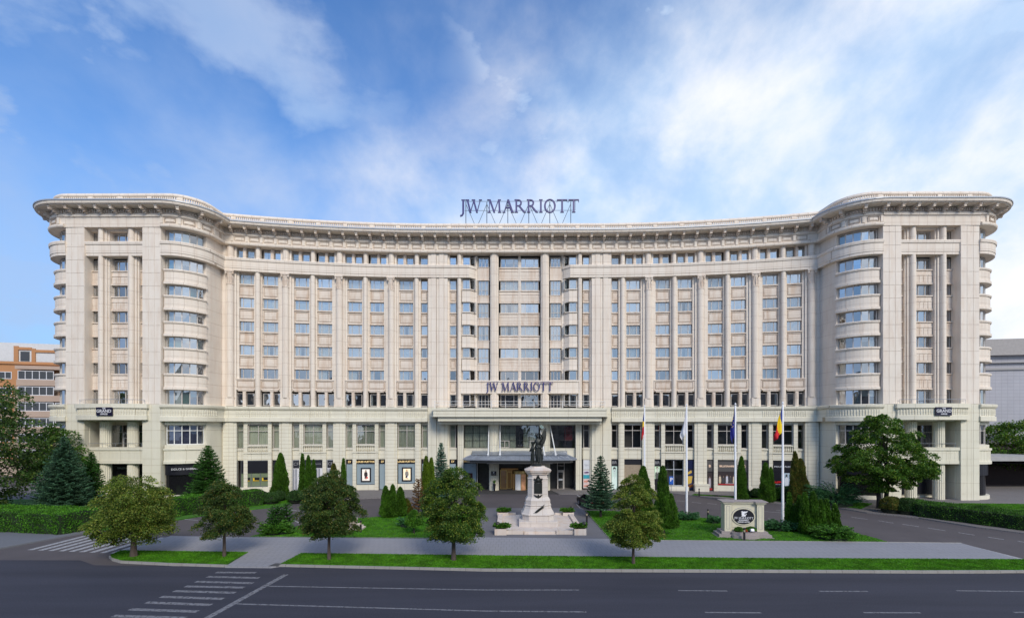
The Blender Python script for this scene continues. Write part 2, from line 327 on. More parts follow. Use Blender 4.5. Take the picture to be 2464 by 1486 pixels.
# roof and core behind the rooms
def offline(off,a=-SEND,b=SEND):
    r=[]
    for s,i in stations(a,b):
        if i is None: r.append(P(s,off)[:2])
        else: n=vn(i); r.append((PT[i][0]+n[0]*off,PT[i][1]+n[1]*off))
    return r
m=MB(); m.prism(offline(-.3),36.7,37.0); hp('roof',m,M_('roof_membrane',(.25,.25,.25),.8))
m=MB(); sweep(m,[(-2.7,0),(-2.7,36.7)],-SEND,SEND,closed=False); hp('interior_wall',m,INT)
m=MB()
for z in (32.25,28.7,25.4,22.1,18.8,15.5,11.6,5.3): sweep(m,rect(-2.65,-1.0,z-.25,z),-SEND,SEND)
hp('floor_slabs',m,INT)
m=MB()
for sg in (-1,1): m.prism([(sg*60.9,-3.),(sg*60.9,20),(sg*60.6,20),(sg*60.6,-3.)],0,36.7)
m.box(-60.9,60.9,19.7,20,0,36.7); hp('side_and_rear_walls',m,UP)
# bands
def band(a,b,o=.5,zt=32.55,zb=30.78,name='band'):
    m=MB(); sweep(m,[(-.9,zb),(o-.06,zb),(o-.06,zb+.3),(o,zb+.34),(o,zt-.42),(o+.1,zt-.38),(o+.14,zt-.1),(o+.1,zt),(-.9,zt)],a,b); hp(name,m,UP)
for sg in (-1,1):
    band(*sorted((sg*7.3,sg*49.45))); band(*sorted((sg*51.6,sg*59.2)),o=.28); band(*sorted((sg*61.4,sg*(SF+6))))
    m=MB(); x0,x1=7.3,6.45
    for zb,zt,o in ((30.78,32.17,.5),(32.17,32.55,.62)):
        m.prism([(sg*7.3,-o),(sg*7.3,.9),(sg*6.4,.9),(sg*(6.4-(o-.5)),.35)],zb,zt)
    hp('band_end',m,UP)
def fluted(a,b,o=.5):
    m=MB(); sweep(m,[(-.9,9.95),(o+.06,9.95),(o+.06,10.5),(o-.08,10.56),(o-.08,11.5),(o+.04,11.56),(o+.16,11.75),(o+.18,12.0),(o+.1,12.06),(-.9,12.06)],a,b); hp('string_course',m,LOWP)
    m=MB(); s=a+.3
    while s<b-.3:
        ph=((abs(s)-18.6)/7.3)
        if not(abs(ph-round(ph))*7.3<.85 and abs(s)<41) and not(41<abs(s)<43.2):
            m.lathe([(.02,10.62),(.075,10.7),(.075,11.38),(.02,11.46)],6,0,-(o-.08),F(s))
        s+=.27
    hp('fluting',m,LOWP)
for sg in (-1,1):
    fluted(*sorted((sg*13.3,sg*49.45))); fluted(*sorted((sg*61.4,sg*(SF+4))))
# ---- windows
def kit(w,h,mull=(),trans=(),fw=.09,part=None,mat=FRAME,gl=GLASS,cm=CURT,wave=True,sub=()):
    """frame, pane and curtain meshes; origin bottom middle of the opening, x right, -y out"""
    f=MB(); d0,d1=-.06,.06; a=w/2
    f.box(-a,a,d0,d1,0,fw); f.box(-a,a,d0,d1,h-fw,h); f.box(-a,-a+fw,d0,d1,fw,h-fw); f.box(a-fw,a,d0,d1,fw,h-fw)
    for x in mull: f.box(-a+w*x-fw*.42,-a+w*x+fw*.42,d0+.005,d1-.005,fw,h-fw)
    for z in trans: f.box(-a+fw,a-fw,d0+.008,d1-.008,h*z-fw*.4,h*z+fw*.4)
    for x0,x1,z0,z1 in sub:
        for q in ((x0,x1,z0,z0+.07),(x0,x1,z1-.07,z1),(x0,x0+.07,z0+.07,z1-.07),(x1-.07,x1,z0+.07,z1-.07)): f.box(q[0],q[1],d0-.01,d1-.01,q[2],q[3])
    g=MB(); xs=[0]+list(mull)+[1]
    for k,(u,v) in enumerate(zip(xs,xs[1:])): g.quad((-a+w*u,.012*k,.02),(-a+w*v,.012*k+random.uniform(-.006,.006),.02),(-a+w*v,.012*k,h-.02),(-a+w*u,.012*k,h-.02))
    def cur(parts,zt=0):
        c=MB()
        for x0,x1 in parts:
            n=max(2,int((x1-x0)*w/.09)); p=[(-a+w*(x0+(x1-x0)*i/n),.24+(.035*math.sin(i*2.1)+.02*math.sin(i*.7) if wave else 0)) for i in range(n+1)]
            for (u,v),(u2,v2) in zip(p,p[1:]): c.quad((u,v,h*zt+.01),(u2,v2,h*zt+.01),(u2,v2,h-.01),(u,v,h-.01))
        return c.mesh('curtain',cm,fix=False)
    cs=[cur(((.02,.98),)),cur(((.02,.98),)),cur(((.02,.4),(.6,.98))),cur(((.02,.28),(.74,.98))),cur(((.02,.6),)),cur(((.02,.98),),.45)]
    return f.mesh('window_frame',mat,fix=False),g.mesh('pane',gl,fix=False),cs,w,h
def win(K,M,par=None,name='window',cv=None):
    o=put(name,K[0],par or hotel,M); g=put('pane',K[1],o); 
    if cv is None: cv=random.choice((0,0,0,1,2,3,4))
    if cv>=0: put('curtain',K[2][cv],o)
    return o
K3=kit(2.05,1.42,(.27,.75)); K1=kit(1.08,1.42); KP=kit(1.12,1.75); KPT=kit(1.12,1.75)
KT1=kit(.86,3.4,(),(.75,),cm=CURTG,gl=GLASSD); KTB=kit(2.6,2.85,(.5,),(.69,),cm=CURTG,gl=GLASSD); KTC=kit(2.5,3.4,(.5,),(.75,),cm=CURTG,gl=GLASSD)
ROWS=[30.6-3.3*k for k in range(5)]
# ---- wing piers
def half_col(m,r,z0,z1,o=0.,n=10,M=None):
    m.prism([(r*math.cos(PI+PI*i/n),-o+r*math.sin(PI+PI*i/n)) for i in range(n+1)]+[(r,.9),(-r,.9)],z0,z1,M)
def big_pier():
    m=MB()
    half_col(m,.44,13.3,28.95,.02); 
    for s_ in (-1,1):
        a,b=sorted((s_*.46,s_*.74)); m.box(a,b,.02,.9,13.0,30.78)
        a,b=sorted((s_*.76,s_*1.06)); m.box(a,b,.22,.9,14.25,30.78)
    m.box(-.74,.74,-.1,.9,12.06,13.0); m.box(-.5,.5,-.32,.0,12.15,13.3); m.box(-.36,.36,-.36,-.3,12.4,13.2)
    return m
def capital():
    m=MB(); m.loft([[(r*math.cos(PI+PI*i/10),r*math.sin(PI+PI*i/10),z) for i in range(11)] for r,z in ((.5,28.85),(.5,28.98),(.43,29.05),(.43,29.4),(.47,30.1),(.56,30.5),(.5,30.55))])
    m.box(-.56,.56,-.6,.0,30.55,30.78)
    for s_ in (-1,1):
        m.lathe([(.02,0),(.14,.0),(.14,.12),(.05,.16)],10,0,0,Matrix.Translation((s_*.42,-.42,30.38))@Matrix.Rotation(PI/2,4,'X'))
        m.tube([(s_*.3,-.4,29.1),(s_*.36,-.42,29.6),(s_*.22,-.46,30.1)],.04,5)
    m.tube([(0,-.48,29.1),(0,-.5,30.2)],.05,5); return m
def mid_pier():
    m=MB(); half_col(m,.33,12.06,30.78,.0)
    for s_ in (-1,1):
        a,b=sorted((s_*.34,s_*.53)); m.box(a,b,.2,.9,14.25,30.78)
    return m
bpm=big_pier().mesh('column_pier',UP); cpm=capital().mesh('capital',UPP); mpm=mid_pier().mesh('slim_pier',UP)
t=MB(); half_col(t,.42,32.5,34.32,-.1); 
for s_ in (-1,1):
    a,b=sorted((s_*.46,s_*.72)); t.box(a,b,.15,.9,32.5,34.32)
tpm=t.mesh('attic_pier',UP)
t=MB(); half_col(t,.32,32.5,34.32,-.1); tmm=t.mesh('attic_pier',UP)
# spandrel between two rows (z from sill of the row above to head of the row below)
def spandrel(w,h=1.88,fancy=True):
    m=MB(); a=w/2; m.box(-a,a,.42,.9,0,h); m.box(-a-.03,a+.03,.26,.45,h-.16,h); m.box(-a,a,.36,.42,0,.1)
    if fancy:
        x=a-.14; m.mi=1
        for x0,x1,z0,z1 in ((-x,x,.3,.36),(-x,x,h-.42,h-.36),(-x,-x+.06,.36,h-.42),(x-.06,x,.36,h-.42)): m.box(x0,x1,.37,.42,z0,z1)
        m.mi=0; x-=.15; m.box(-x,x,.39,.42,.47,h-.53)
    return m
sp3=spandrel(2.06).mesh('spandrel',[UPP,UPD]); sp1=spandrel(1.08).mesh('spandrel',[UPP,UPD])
def spl_low(w):
    m=MB(); a=w/2; m.box(-a,a,.1,.9,.32,1.77); m.box(-a-.03,a+.03,0.0,.1,1.62,1.77); m.box(-a+.1,a-.1,.0,.9,.18,.32); m.box(-a+.3,a-.3,.05,.9,0,.18)
    x=a-.2; m.mi=1
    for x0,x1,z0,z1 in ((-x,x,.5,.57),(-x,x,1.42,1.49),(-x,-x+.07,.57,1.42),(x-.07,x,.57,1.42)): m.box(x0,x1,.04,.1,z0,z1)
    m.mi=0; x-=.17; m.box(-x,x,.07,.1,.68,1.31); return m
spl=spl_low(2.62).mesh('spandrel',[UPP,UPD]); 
pmul=MB().box(-.2,.2,.12,.9,12.06,14.25).box(-.1,.1,.06,.12,12.3,14.0).mesh('mullion_pier',UPP)
amul=MB().box(-.2,.2,.25,.9,32.5,34.32).box(-.1,.1,.2,.25,32.7,34.1).mesh('mullion_pier',UPP)
head3=MB().box(-1.03,1.03,.42,.9,30.6,30.78).mesh('lintel',UPP)
def upper_col(sc_,n3=True):
    for k,z in enumerate(ROWS):
        win(K3 if n3 else K1,F(sc_,-.62,z-1.42),cv=(random.choice((0,1,1,2)) if k in(1,2,3) else (random.choice((3,-1,4)) if k==4 else 0)))
        if k<4: put('spandrel',sp3 if n3 else sp1,hotel,F(sc_,0,ROWS[k+1]))
for sg in (-1,1):
    for S in (18.6,25.9,33.2,40.35):
        put('column_pier',bpm,hotel,F(sg*S)); put('capital',cpm,hotel,F(sg*S)); put('attic_pier',tpm,hotel,F(sg*S))
    for S in (14.95,22.25,29.55,36.85):
        put('slim_pier',mpm,hotel,F(sg*S)); put('attic_pier',tmm,hotel,F(sg*S))
    cols=[(14.95,1.56)]
    for S in (18.6,25.9,33.2): cols+=[(S,2.1),(S+7.3,-2.1)]
    for S,d in cols:
        s=sg*(S+d); upper_col(s); put('lintel',head3,hotel,F(s)); put('spandrel',spl,hotel,F(s+ (0),0,14.2))
        c=sg*(S+(d/2.1)*1.87) if S!=14.95 else sg*16.7
        for q in (-.66,.66):
            win(KP,F(c+q,-.55,12.2),name='lower_window',cv=random.choice((-1,-1,3))); win(KPT,F(c+q,-.75,32.4),name='attic_window',cv=random.choice((5,5,0,2)))
        put('mullion_pier',pmul,hotel,F(c)); put('mullion_pier',amul,hotel,F(c))
    s=sg*13.95; 
    for k,z in enumerate(ROWS):
        win(K1,F(s,-.62,z-1.42),name='single_window',cv=0 if k in (0,2) else 3)
        put('spandrel',sp1,hotel,F(s,0,z-3.3))
    win(KP,F(s,-.55,12.2),name='lower_window',cv=-1); win(KPT,F(s,-.75,32.4),name='attic_window',cv=5)
    # wall at the crease between wing and tower
    m=MB(); sweep(m,[(-.9,12.06),(-.12,12.06),(-.12,34.3),(-.9,34.3)],*sorted((sg*40.9,sg*44.35))); hp('corner_wall',m,UP)
    # side jambs of wing window columns (closing strips next to central block)
    m=MB(); m.box(-.13,.13,.1,.9,12.06,30.78); put('jamb',m.mesh('jamb',UP),hotel,F(sg*14.5))
# ---- central block pilasters
for sg in (-1,1):
    for z0,z1,mt in ((0,9.95,LOWP),(9.95,12.06,LOWP),(12.06,30.78,UP),(32.55,34.3,UP)):
        m=MB(); o=-.34 if mt is UP else -.3
        for a,b,d in ((-1.42,-.95,.0),(-.93,-.2,-.06),(-.16,.16,.04),(.2,.93,-.06),(.95,1.42,.0)): m.box(a,b,o+d+.05,.9,z0,z1)
        hp('block_pilaster',m,mt,M=F(sg*11.85))
# ---- centre: rows of windows
KC3=kit(2.62,1.42,(.27,.75)); KTL=kit(1.5,2.2,(.33,.66),(.36,)); KB=kit(1.1,1.42); KBS=kit(1.12,1.42); KN=kit(.98,1.42)
cz=[(34.05,1.5)]+[(z,1.42) for z in ROWS]+[(13.95,1.75)]
KC3b=kit(2.62,1.75,(.27,.75)); KNb=kit(.98,1.75); KBb=kit(1.1,1.75); KTb=kit(1.5,2.0,(.33,.66))
for k,(zt,h) in enumerate(cz):
    low=(k==6); zb=zt-h; att=(k==0)
    cvf=lambda: (random.choice((-1,3,-1)) if k in(5,6) else (5 if k==0 else random.choice((0,0,1,2))))
    for sg in (-1,1):
        win(KNb if low else KN,F(sg*9.72,-.5,zb),name='single_window',cv=cvf())
        win(KBb if low else KB,F(sg*7.75,-.12 if not att else -.4,zb),name='bay_window',cv=cvf())
        sx=sg*6.85; MM=T(sx,.42 if not att else .6,zb,-sg*R(-42)); win(KBS if not low else KBb,MM,name='bay_window',cv=cvf())
        if k in (1,2,3,4): win(KTL,T(sg*5.28,.75,zb-.75),name='tall_window',cv=cvf())
        else: win(KTb if low else kit(1.5,h,(.33,.66)) ,T(sg*5.28,.75,zb-(.25 if low else 0)),name='tall_window',cv=cvf())
        win(KC3b if low else KC3,T(sg*1.48,.85,zb),name='wide_window',cv=cvf())
# centre spandrels
for k in range(6):
    zt=cz[k][0]-cz[k][1]; zb=cz[k+1][0]
    for sg in (-1,1):
        if k>0: 
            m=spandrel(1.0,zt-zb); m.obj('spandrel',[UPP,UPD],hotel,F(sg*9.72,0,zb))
            m=MB(); pts=[(sg*8.35,-.12),(sg*7.2,-.12),(sg*6.35,.68),(sg*6.35,1.1),(sg*8.35,1.1)]; m.prism(pts,zb,zt)
            e=[(sg*8.35,-.28),(sg*7.15,-.28),(sg*6.2,.62),(sg*6.2,1.1),(sg*8.35,1.1)]; m.prism(e,zt-.13,zt); e2=[(sg*8.35,-.22),(sg*7.17,-.22),(sg*6.25,.65),(sg*6.25,1.1),(sg*8.35,1.1)]; m.prism(e2,zb+.001,zb+.3); hp('bay_apron',m,UP)
        zz_=(zb if (k+1 not in (1,2,3,4)) else zb); zt2=zt-.75 if k in (1,2,3,4) else zt
        m=MB(); m.box(sg*5.28-.85,sg*5.28+.85,.55,1.2,zb,zt2); m.box(sg*5.28-.9,sg*5.28+.9,.48,.6,zt2-.1,zt2-.001); m.box(sg*5.28-.88,sg*5.28+.88,.5,.6,zb,zb+.14); hp('spandrel',m,UPP)
    m=MB(); m.box(-3.0,3.0,.7,1.3,zb,zt); m.box(-3.0,3.0,.58,.7,zt-.16,zt); m.box(-3.0,3.0,.64,.7,zt-.62,zt-.5); m.box(-3.,3.,.6,.7,zb,zb+.14)
    for i in range(9): m.box(-2.75+i*.63,-2.25+i*.63,.66,.7,zb+.25,zt-.72)
    hp('spandrel',m,UPP)
for sg in (-1,1):
    m=MB(); half_col(m,.3,12.06,34.3,0.05); m.box(.31 if sg<0 else -.5,.5 if sg<0 else -.31,.2,1,12.06,34.3); hp('slim_pier',m,UP,M=F(sg*8.75))
    m=MB(); m.box(-.12,.12,.1,1.,12.06,34.3); m.obj('jamb',UP,hotel,F(sg*10.32))
    m=MB(); m.box(sg*6.3-.14,sg*6.3+.14,.62,1.3,12.06,34.3); hp('jamb',m,UP)
    m=MB(); n=72; r=[.63 if i%4 in(0,1) else .57 for i in range(n)]
    for z0,z1 in ((15.95,34.3),(12.06,14.1)): m.prism([(sg*3.68+r[i]*math.cos(2*PI*i/n),.25+r[i]*math.sin(2*PI*i/n)) for i in range(n)],z0,z1)
    hp('fluted_column',m,UP)
m=MB(); m.box(-.17,.17,.62,1.3,12.06,34.3); hp('mullion_pier',m,UP)
m=MB(); m.box(-8.5,8.5,-.28,1.2,14.12,15.9); m.box(-8.6,8.6,-.4,.3,15.72,15.95); m.box(-8.55,8.55,-.34,.2,14.05,14.24); hp('sign_panel',m,UP)
# terrace over the entrance
m=MB()
m.box(-12.0,12.0,-3.3,.2,10.62,11.75); m.box(-12.12,12.12,-3.42,.2,11.5,11.82); m.box(-12.35,12.35,-2.4,.2,10.62,11.72); m.box(-12.7,12.7,-1.5,.2,10.62,11.7)
m.box(-11.4,11.4,-2.9,.2,10.02,10.62); m.box(-11.55,11.55,-1.9,.2,9.6,10.03); hp('terrace',m,LOWP)
m=MB()
for i in range(13): m.box(-11.8+i*1.967-.025,-11.8+i*1.967+.025,-3.2,-3.15,11.82,12.75)
for z in (12.72,12.3): m.box(-11.85,11.85,-3.205,-3.145,z,z+.05)
for sg in (-1,1):
    for z in (12.72,12.3): m.box(sg*11.8-.03,sg*11.8+.03,-3.15,0,z+.01,z+.05)
hp('railing',m,WFRAME)
# ------------------------------------------------------------------ lower two storeys of the wings
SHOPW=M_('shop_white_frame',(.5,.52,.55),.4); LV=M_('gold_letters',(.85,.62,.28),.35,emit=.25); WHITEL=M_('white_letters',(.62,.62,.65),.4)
FROST=M_('frosted_film',(.27,.34,.38),.18,noise=.08,nscale=.6); GREENF=M_('green_panel_film',(.17,.21,.13),.25,noise=.1,nscale=1); YEL=M_('lit_yellow_display',(.55,.36,.02),.5,emit=.3)
GREYP=M_('warm_grey_fascia',(.085,.08,.078),.5); DARKG=M_('dark_granite',(.035,.037,.04),.25,noise=.2,nscale=2)
def lower_pier(w=1.7):
    m=MB(); a=w/2; m.box(-a,a,-.12,.9,0,9.95)
    m.box(-a*.55,a*.55,-.2,-.12,.95,9.95); m.box(-a-.02,a+.02,-.24,.9,0,.92)
    return m.mesh('pier',LOW)
LP=lower_pier(); LPs=lower_pier(.8)
nar=MB()
nar.box(-.52,.52,.25,.9,4.55,6.1); nar.box(-.55,.55,.12,.3,5.95,6.15); nar.box(-.52,.52,.3,.9,9.55,9.95); nar=nar.mesh('lintel',LOW)
def surround():
    m=MB()
    for s_ in (-1,1):
        a,b=sorted((s_*1.32,s_*1.82)); m.box(a,b,-.05,.9,0,9.95)
    m.box(-1.32,1.32,-.05,.9,9.6,9.95); m.box(-1.32,1.32,.0,.9,4.55,5.62); m.box(-1.85,1.85,-.14,.1,5.5,5.7); m.box(-1.32,1.32,.36,.9,5.62,6.66)
    return m.mesh('window_surround',LOW)
SUR=surround()
bal=MB()
for i in range(10): bal.lathe([(.05,5.7),(.05,5.75),(.10,5.95),(.09,6.1),(.05,6.3),(.06,6.5)],8,-1.18+.262*i,.12)
bal.box(-1.32,1.32,-.0,.24,6.5,6.66); bal=bal.mesh('balustrade',LOW)
def lower_bay(c,balc=True):
    put('window_surround',SUR,hotel,F(c)); win(KTB,F(c,-.35,6.66),name='tall_window',cv=0 if c<0 else 2 if False else (0 if c<0 else -1))
    if balc: put('balustrade',bal,hotel,F(c))
    for q in (-2.33,2.33):
        put('lintel',nar,hotel,F(c+q)); win(KT1,F(c+q,-.5,6.15),name='slim_window',cv=0 if c<0 else -1)
for sg in (-1,1):
    for S in (18.6,25.9,33.2,40.35): put('pier',LP,hotel,F(sg*S,0.12 if S>40 else 0))
    for S in (22.25,29.55,36.85): lower_bay(sg*S)
    c=sg*16.4
    m=MB(); m.box(-1.35,1.35,.2,.9,4.55,6.1); m.box(-1.4,1.4,.06,.25,5.98,6.15); m.box(-1.35,1.35,.25,.9,9.55,9.95); hp('lintel',m,LOW,M=F(c)); win(KTC,F(c,-.35,6.15),name='tall_window',cv=0 if c<0 else -1)
    put('pier',LPs,hotel,F(sg*14.75))
    put('lintel',nar,hotel,F(sg*13.8)); win(KT1,F(sg*13.8,-.5,6.15),name='slim_window',cv=0 if c<0 else -1)
    # plinth courses
KS=[kit(a,3.4,(),(.75,),cm=CURTG,gl=GLASSD) for a in (1.0,)]
# shop fronts: frame > fascia, glazing, lettering
def shop(s,w,zb,ztop,fz,fmat,pmat,letters=None,lmat=None,lsize=.4,off=-.3,mull=(),frame=BLACK,M=None,lsp=1.,bold=.008,lift=0.,fp=0.):
    M=M or F(s,off); a=w/2
    f=MB()
    for x0,x1,z0,z1 in ((-a,-a+.06,zb,ztop),(a-.06,a,zb,ztop),(-a+.06,a-.06,zb,zb+.07),(-a+.06,a-.06,ztop-.06,ztop)): f.box(x0,x1,-.05,.1,z0,z1)
    for u in mull: f.box(-a+w*u-.04,-a+w*u+.04,-.045,.1,zb+.07,fz)
    fo=f.obj('shop_front',frame,hotel,M)
    MB().box(-a+.06,a-.06,-.04-fp,.05,fz,ztop-.06).obj('fascia',fmat,fo)
    if pmat is GLASSD: MB().quad((-a+.06,.0,zb+.07),(a-.06,.0,zb+.07),(a-.06,.0,fz),(-a+.06,.0,fz)).obj('glazing',pmat,fo,fix=False)
    else: MB().box(-a+.06,a-.06,-.0,.06,zb+.07,fz-.005).obj('glazing',pmat,fo)
    if letters:
        t=text_mb(letters,lsize,.03,spacing=lsp,bold=bold); t.obj('lettering',lmat or LV,fo,Matrix.Translation((0,-.07-fp,(fz+ztop)/2+lift)))
    return fo
def person_poster(name,M,w,h,bgcol,skin,top,bottom,hair,label,bag=None,frame=.12,emit=.35,fcol=BLACK,group=None,fig=.8,cx=0.,close=False):
    root=empty(name,HM@M,label,'poster',group)
    if frame: MB().box(-w/2-frame,w/2+frame,-.05,.03,-frame,h+frame).obj('frame',fcol,root)
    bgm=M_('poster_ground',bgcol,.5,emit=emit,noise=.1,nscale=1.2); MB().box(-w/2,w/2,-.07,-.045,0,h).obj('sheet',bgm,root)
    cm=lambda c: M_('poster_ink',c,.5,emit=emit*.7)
    b=MB(); y=-.075
    def pl(m,ps,dy=0.): 
        m.add([(cx+x*w,y-dy,z*h) for x,z in ps],[tuple(range(len(ps)))])
    def ell(m,x,z,rx,rz,dy=0.): pl(m,[(x+rx*math.cos(2*PI*i/14),z+rz*math.sin(2*PI*i/14)) for i in range(14)],dy)
    if close:
        m=MB(); ell(m,0,.80,.27,.13); pl(m,[(-.12,.72),(.12,.72),(.16,.58),(.36,.52),(.42,.3),(.36,0),(-.36,0),(-.42,.3),(-.36,.52),(-.16,.58)]); m.obj('figure',cm(skin),root,fix=False)
        m=MB(); pl(m,[(-.29,.82),(-.26,.92),(-.1,.97),(.14,.96),(.28,.9),(.29,.82),(.2,.88),(-.15,.88)],.004); pl(m,[(-.17,.815),(-.06,.82),(-.06,.805),(-.17,.80)],.004); pl(m,[(.17,.815),(.06,.82),(.06,.805),(.17,.80)],.004); pl(m,[(-.02,.8),(.02,.8),(.04,.765),(-.03,.765)],.004); m.obj('hair',cm(hair),root,fix=False)
        m=MB(); pl(m,[(-.36,.5),(-.12,.56),(.02,.42),(.12,.56),(.36,.5),(.42,.3),(.36,0),(-.36,0),(-.42,.3)],.003); m.obj('clothing',cm(top),root,fix=False)
        return root
    m=MB(); ell(m,0,.84*fig/.8,.07,.055); pl(m,[(-.12,.1),(-.03,.1),(-.02,.45),(-.13,.45)]); pl(m,[(.03,.1),(.12,.1),(.14,.45),(.02,.45)]); m.obj('figure',cm(skin),root,fix=False)
    m=MB(); pl(m,[(-.1,.93),(.08,.93),(.12,.78),(.08,.72),(.06,.88),(-.05,.9),(-.09,.7),(-.13,.78)],.004); m.obj('hair',cm(hair),root,fix=False)
    m=MB(); pl(m,[(-.2,.72),(-.06,.77),(.06,.77),(.21,.72),(.25,.46),(.17,.36),(-.15,.36),(-.25,.5)],.003); m.obj('top',cm(top),root,fix=False)
    m=MB(); pl(m,[(-.15,.38),(.17,.38),(.2,.2),(-.19,.2)],.004); m.obj('skirt',cm(bottom),root,fix=False)
    if bag: m=MB(); pl(m,[(.02,.22),(.3,.18),(.26,.33),(.14,.36)],.006); m.obj('bag',cm(bag),root,fix=False)
    return root
# left wing, outer bay: black fascia, three green panels with lit boxes
L1=-36.85
fo=shop(L1-.35,3.7,.85,4.5,2.75,BLACK,GREENF,mull=(.36,.68),off=-.1,frame=M_('grey_alu',(.12,.13,.14),.4),fp=.02)
for u in (-1.1,0.1,1.25): MB().box(u-.42,u+.42,-.04,.1,1.62,2.15).obj('display_box',BLACK,fo); MB().box(u-.38,u-.2,-.06,-.04,1.66,2.1).box(u-.2,u+.38,-.058,-.04,1.66,1.74).obj('lit_display',YEL,fo)
shop(L1+2.33,.95,.3,4.5,2.75,BLACK,GREENF,off=-.4)
m=MB(); m.box(-1.9,1.9,-.18,.2,0,.82); hp('plinth',m,LOWP,M=F(L1-.35))
# second bay: dark fascia and striped blind
L2=-29.55
STR=M_('striped_blind',(.7,.7,.72),.7)
def striped(M,w,z0,z1,par):
    m=MB(); n=int(w/.2)
    for i in range(n): m.box(-w/2+.2*i,-w/2+.2*i+.09,-.04,-.01,z0,z1)
    m.obj('blind_stripes',M_('navy_stripe',(.05,.07,.13),.6),par)
NAVY=M_('charcoal_fascia',(.02,.022,.03),.4)
for s,w in ((L2-2.33,.95),(L2,2.6),(L2+2.33,.95)):
    fo=shop(s,w,.1,4.5,3.35,NAVY,STR,letters=('CF' if w<1 else 'CASA FRUMOASA'),lmat=M_('grey_letters',(.3,.3,.32),.4),lsize=(.6 if w<1 else .26),frame=SHOPW,bold=0.); striped(None,w-.2,.2,3.25,fo)
# third and fourth bays: grey frosted windows with black fascias and gold names
for s,w,t,z in ((-24.58,.95,'LV',.1),(-22.25,2.7,'LOUIS VUITTON',.85),(-19.92,.95,'LV',.1),(-16.4,2.6,'LOUIS VUITTON',.95),(-13.8,.95,'LV',.1)):
    shop(s,w,z,4.5,3.85,BLACK,FROST,letters=t,lsize=(.42 if w<1 else .36),off=-.3 if w>1 else -.42,lsp=1. if w>1 else .8,bold=.012)
    if z>.5: hp('plinth',MB().box(-w/2,w/2,-.05,.5,0,z-.003),LOWP,M=F(s,-.2))
person_poster('poster',F(-22.25,-.28,1.45),1.05,1.65,(.80,.74,.66),(.5,.3,.2),(.03,.02,.02),(.06,.03,.03),(.04,.02,.015),'lit poster of a dark haired woman holding a red bag, in a grey shop window',bag=(.6,.02,.02),frame=.2,group='lit posters in grey shop windows')
person_poster('poster',F(-16.4,-.28,1.5),1.05,1.65,(.86,.72,.5),(.6,.36,.2),(.22,.2,.18),(.02,.02,.03),(.5,.3,.12),'lit poster of a fair haired woman in a black skirt, in a grey shop window',bag=(.8,.78,.74),frame=.2,group='lit posters in grey shop windows')
# right wing
shop(13.8,.98,.1,4.5,3.55,BLACK,BLACK,letters='BR',lsize=.6,lmat=M_('silver_letters',(.45,.45,.47),.3,.5),off=-.35)
person_poster('poster',F(13.8,-.33,.15),.8,3.35,(.42,.55,.5),(.45,.55,.52),(.55,.66,.62),(.4,.5,.48),(.03,.03,.03),'tall pale green poster of a man with combed black hair, beside the spa posters',frame=0,close=True,group='tall portrait posters in black windows')
shop(16.4,2.6,.1,4.5,3.75,BLACK,M_('drawn_beige_blind',(.30,.24,.17),.7,noise=.25,nscale=3,stretch=(1,1,8)),letters=None)
shop(19.92,.95,.1,4.5,3.55,BLACK,BLACK,letters='BR',lsize=.6,lmat=M_('silver_letters2',(.45,.45,.47),.3,.5),off=-.35)
person_poster('poster',F(19.92,-.33,1.7),.72,1.8,(.45,.6,.45),(.5,.52,.45),(.08,.09,.08),(.1,.1,.1),(.12,.09,.05),'pale green portrait poster of a fair man, behind the blue parking sign',frame=0,close=True,group='tall portrait posters in black windows')
shop(22.25,2.64,.75,4.5,4.35,BLACK,GLASSD,off=-.3,mull=(.5,),frame=SHOPW)
MB().box(-1.26,1.26,-.03,.03,3.05,3.13).obj('transom',SHOPW,hotel,F(22.25,-.3)); hp('entrance_step',MB().box(-1.9,1.9,-.6,.3,0,.7).box(-1.2,1.2,-.63,-.6,.25,.5),LOWP,M=F(22.25))
r=shop(24.58,.95,.1,4.5,3.2,M_('navy_fascia',(.01,.015,.06),.3),BLACK,off=-.35)
root=empty('poster',HM@F(24.58,-.33,.25),'blue and gold chocolate poster in the slim window right of the plain dark window','poster')
MB().box(-.4,.4,-.06,-.03,0,2.8).obj('sheet',M_('navy_print',(.02,.03,.09),.4),root); MB().add([(-.38,-.065,.7),(.12,-.065,.9),(.3,-.065,1.9),(-.38,-.065,1.9)],[(0,1,2,3)]).add([(-.38,-.065,2.1),(.2,-.065,2.4),(.1,-.065,2.75),(-.38,-.065,2.45)],[(0,1,2,3)]).obj('gold_print',M_('gold_print',(.6,.4,.08),.4),root,fix=False)
MB().add([(-.38,-.067,.1),(.38,-.067,.35),(.3,-.067,.75),(-.38,-.067,.55)],[(0,1,2,3)]).obj('box_print',M_('brown_print',(.2,.07,.01),.4),root,fix=False)
for s,w in ((29.55-2.33,.95),(29.55,2.64),(29.55+2.33,.95)):
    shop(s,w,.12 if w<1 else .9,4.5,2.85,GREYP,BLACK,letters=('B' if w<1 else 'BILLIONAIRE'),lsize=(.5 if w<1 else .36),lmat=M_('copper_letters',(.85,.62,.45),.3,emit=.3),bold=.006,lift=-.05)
hp('plinth',MB().box(-1.3,1.3,-.05,.5,0,.88),LOWP,M=F(29.55,-.15))
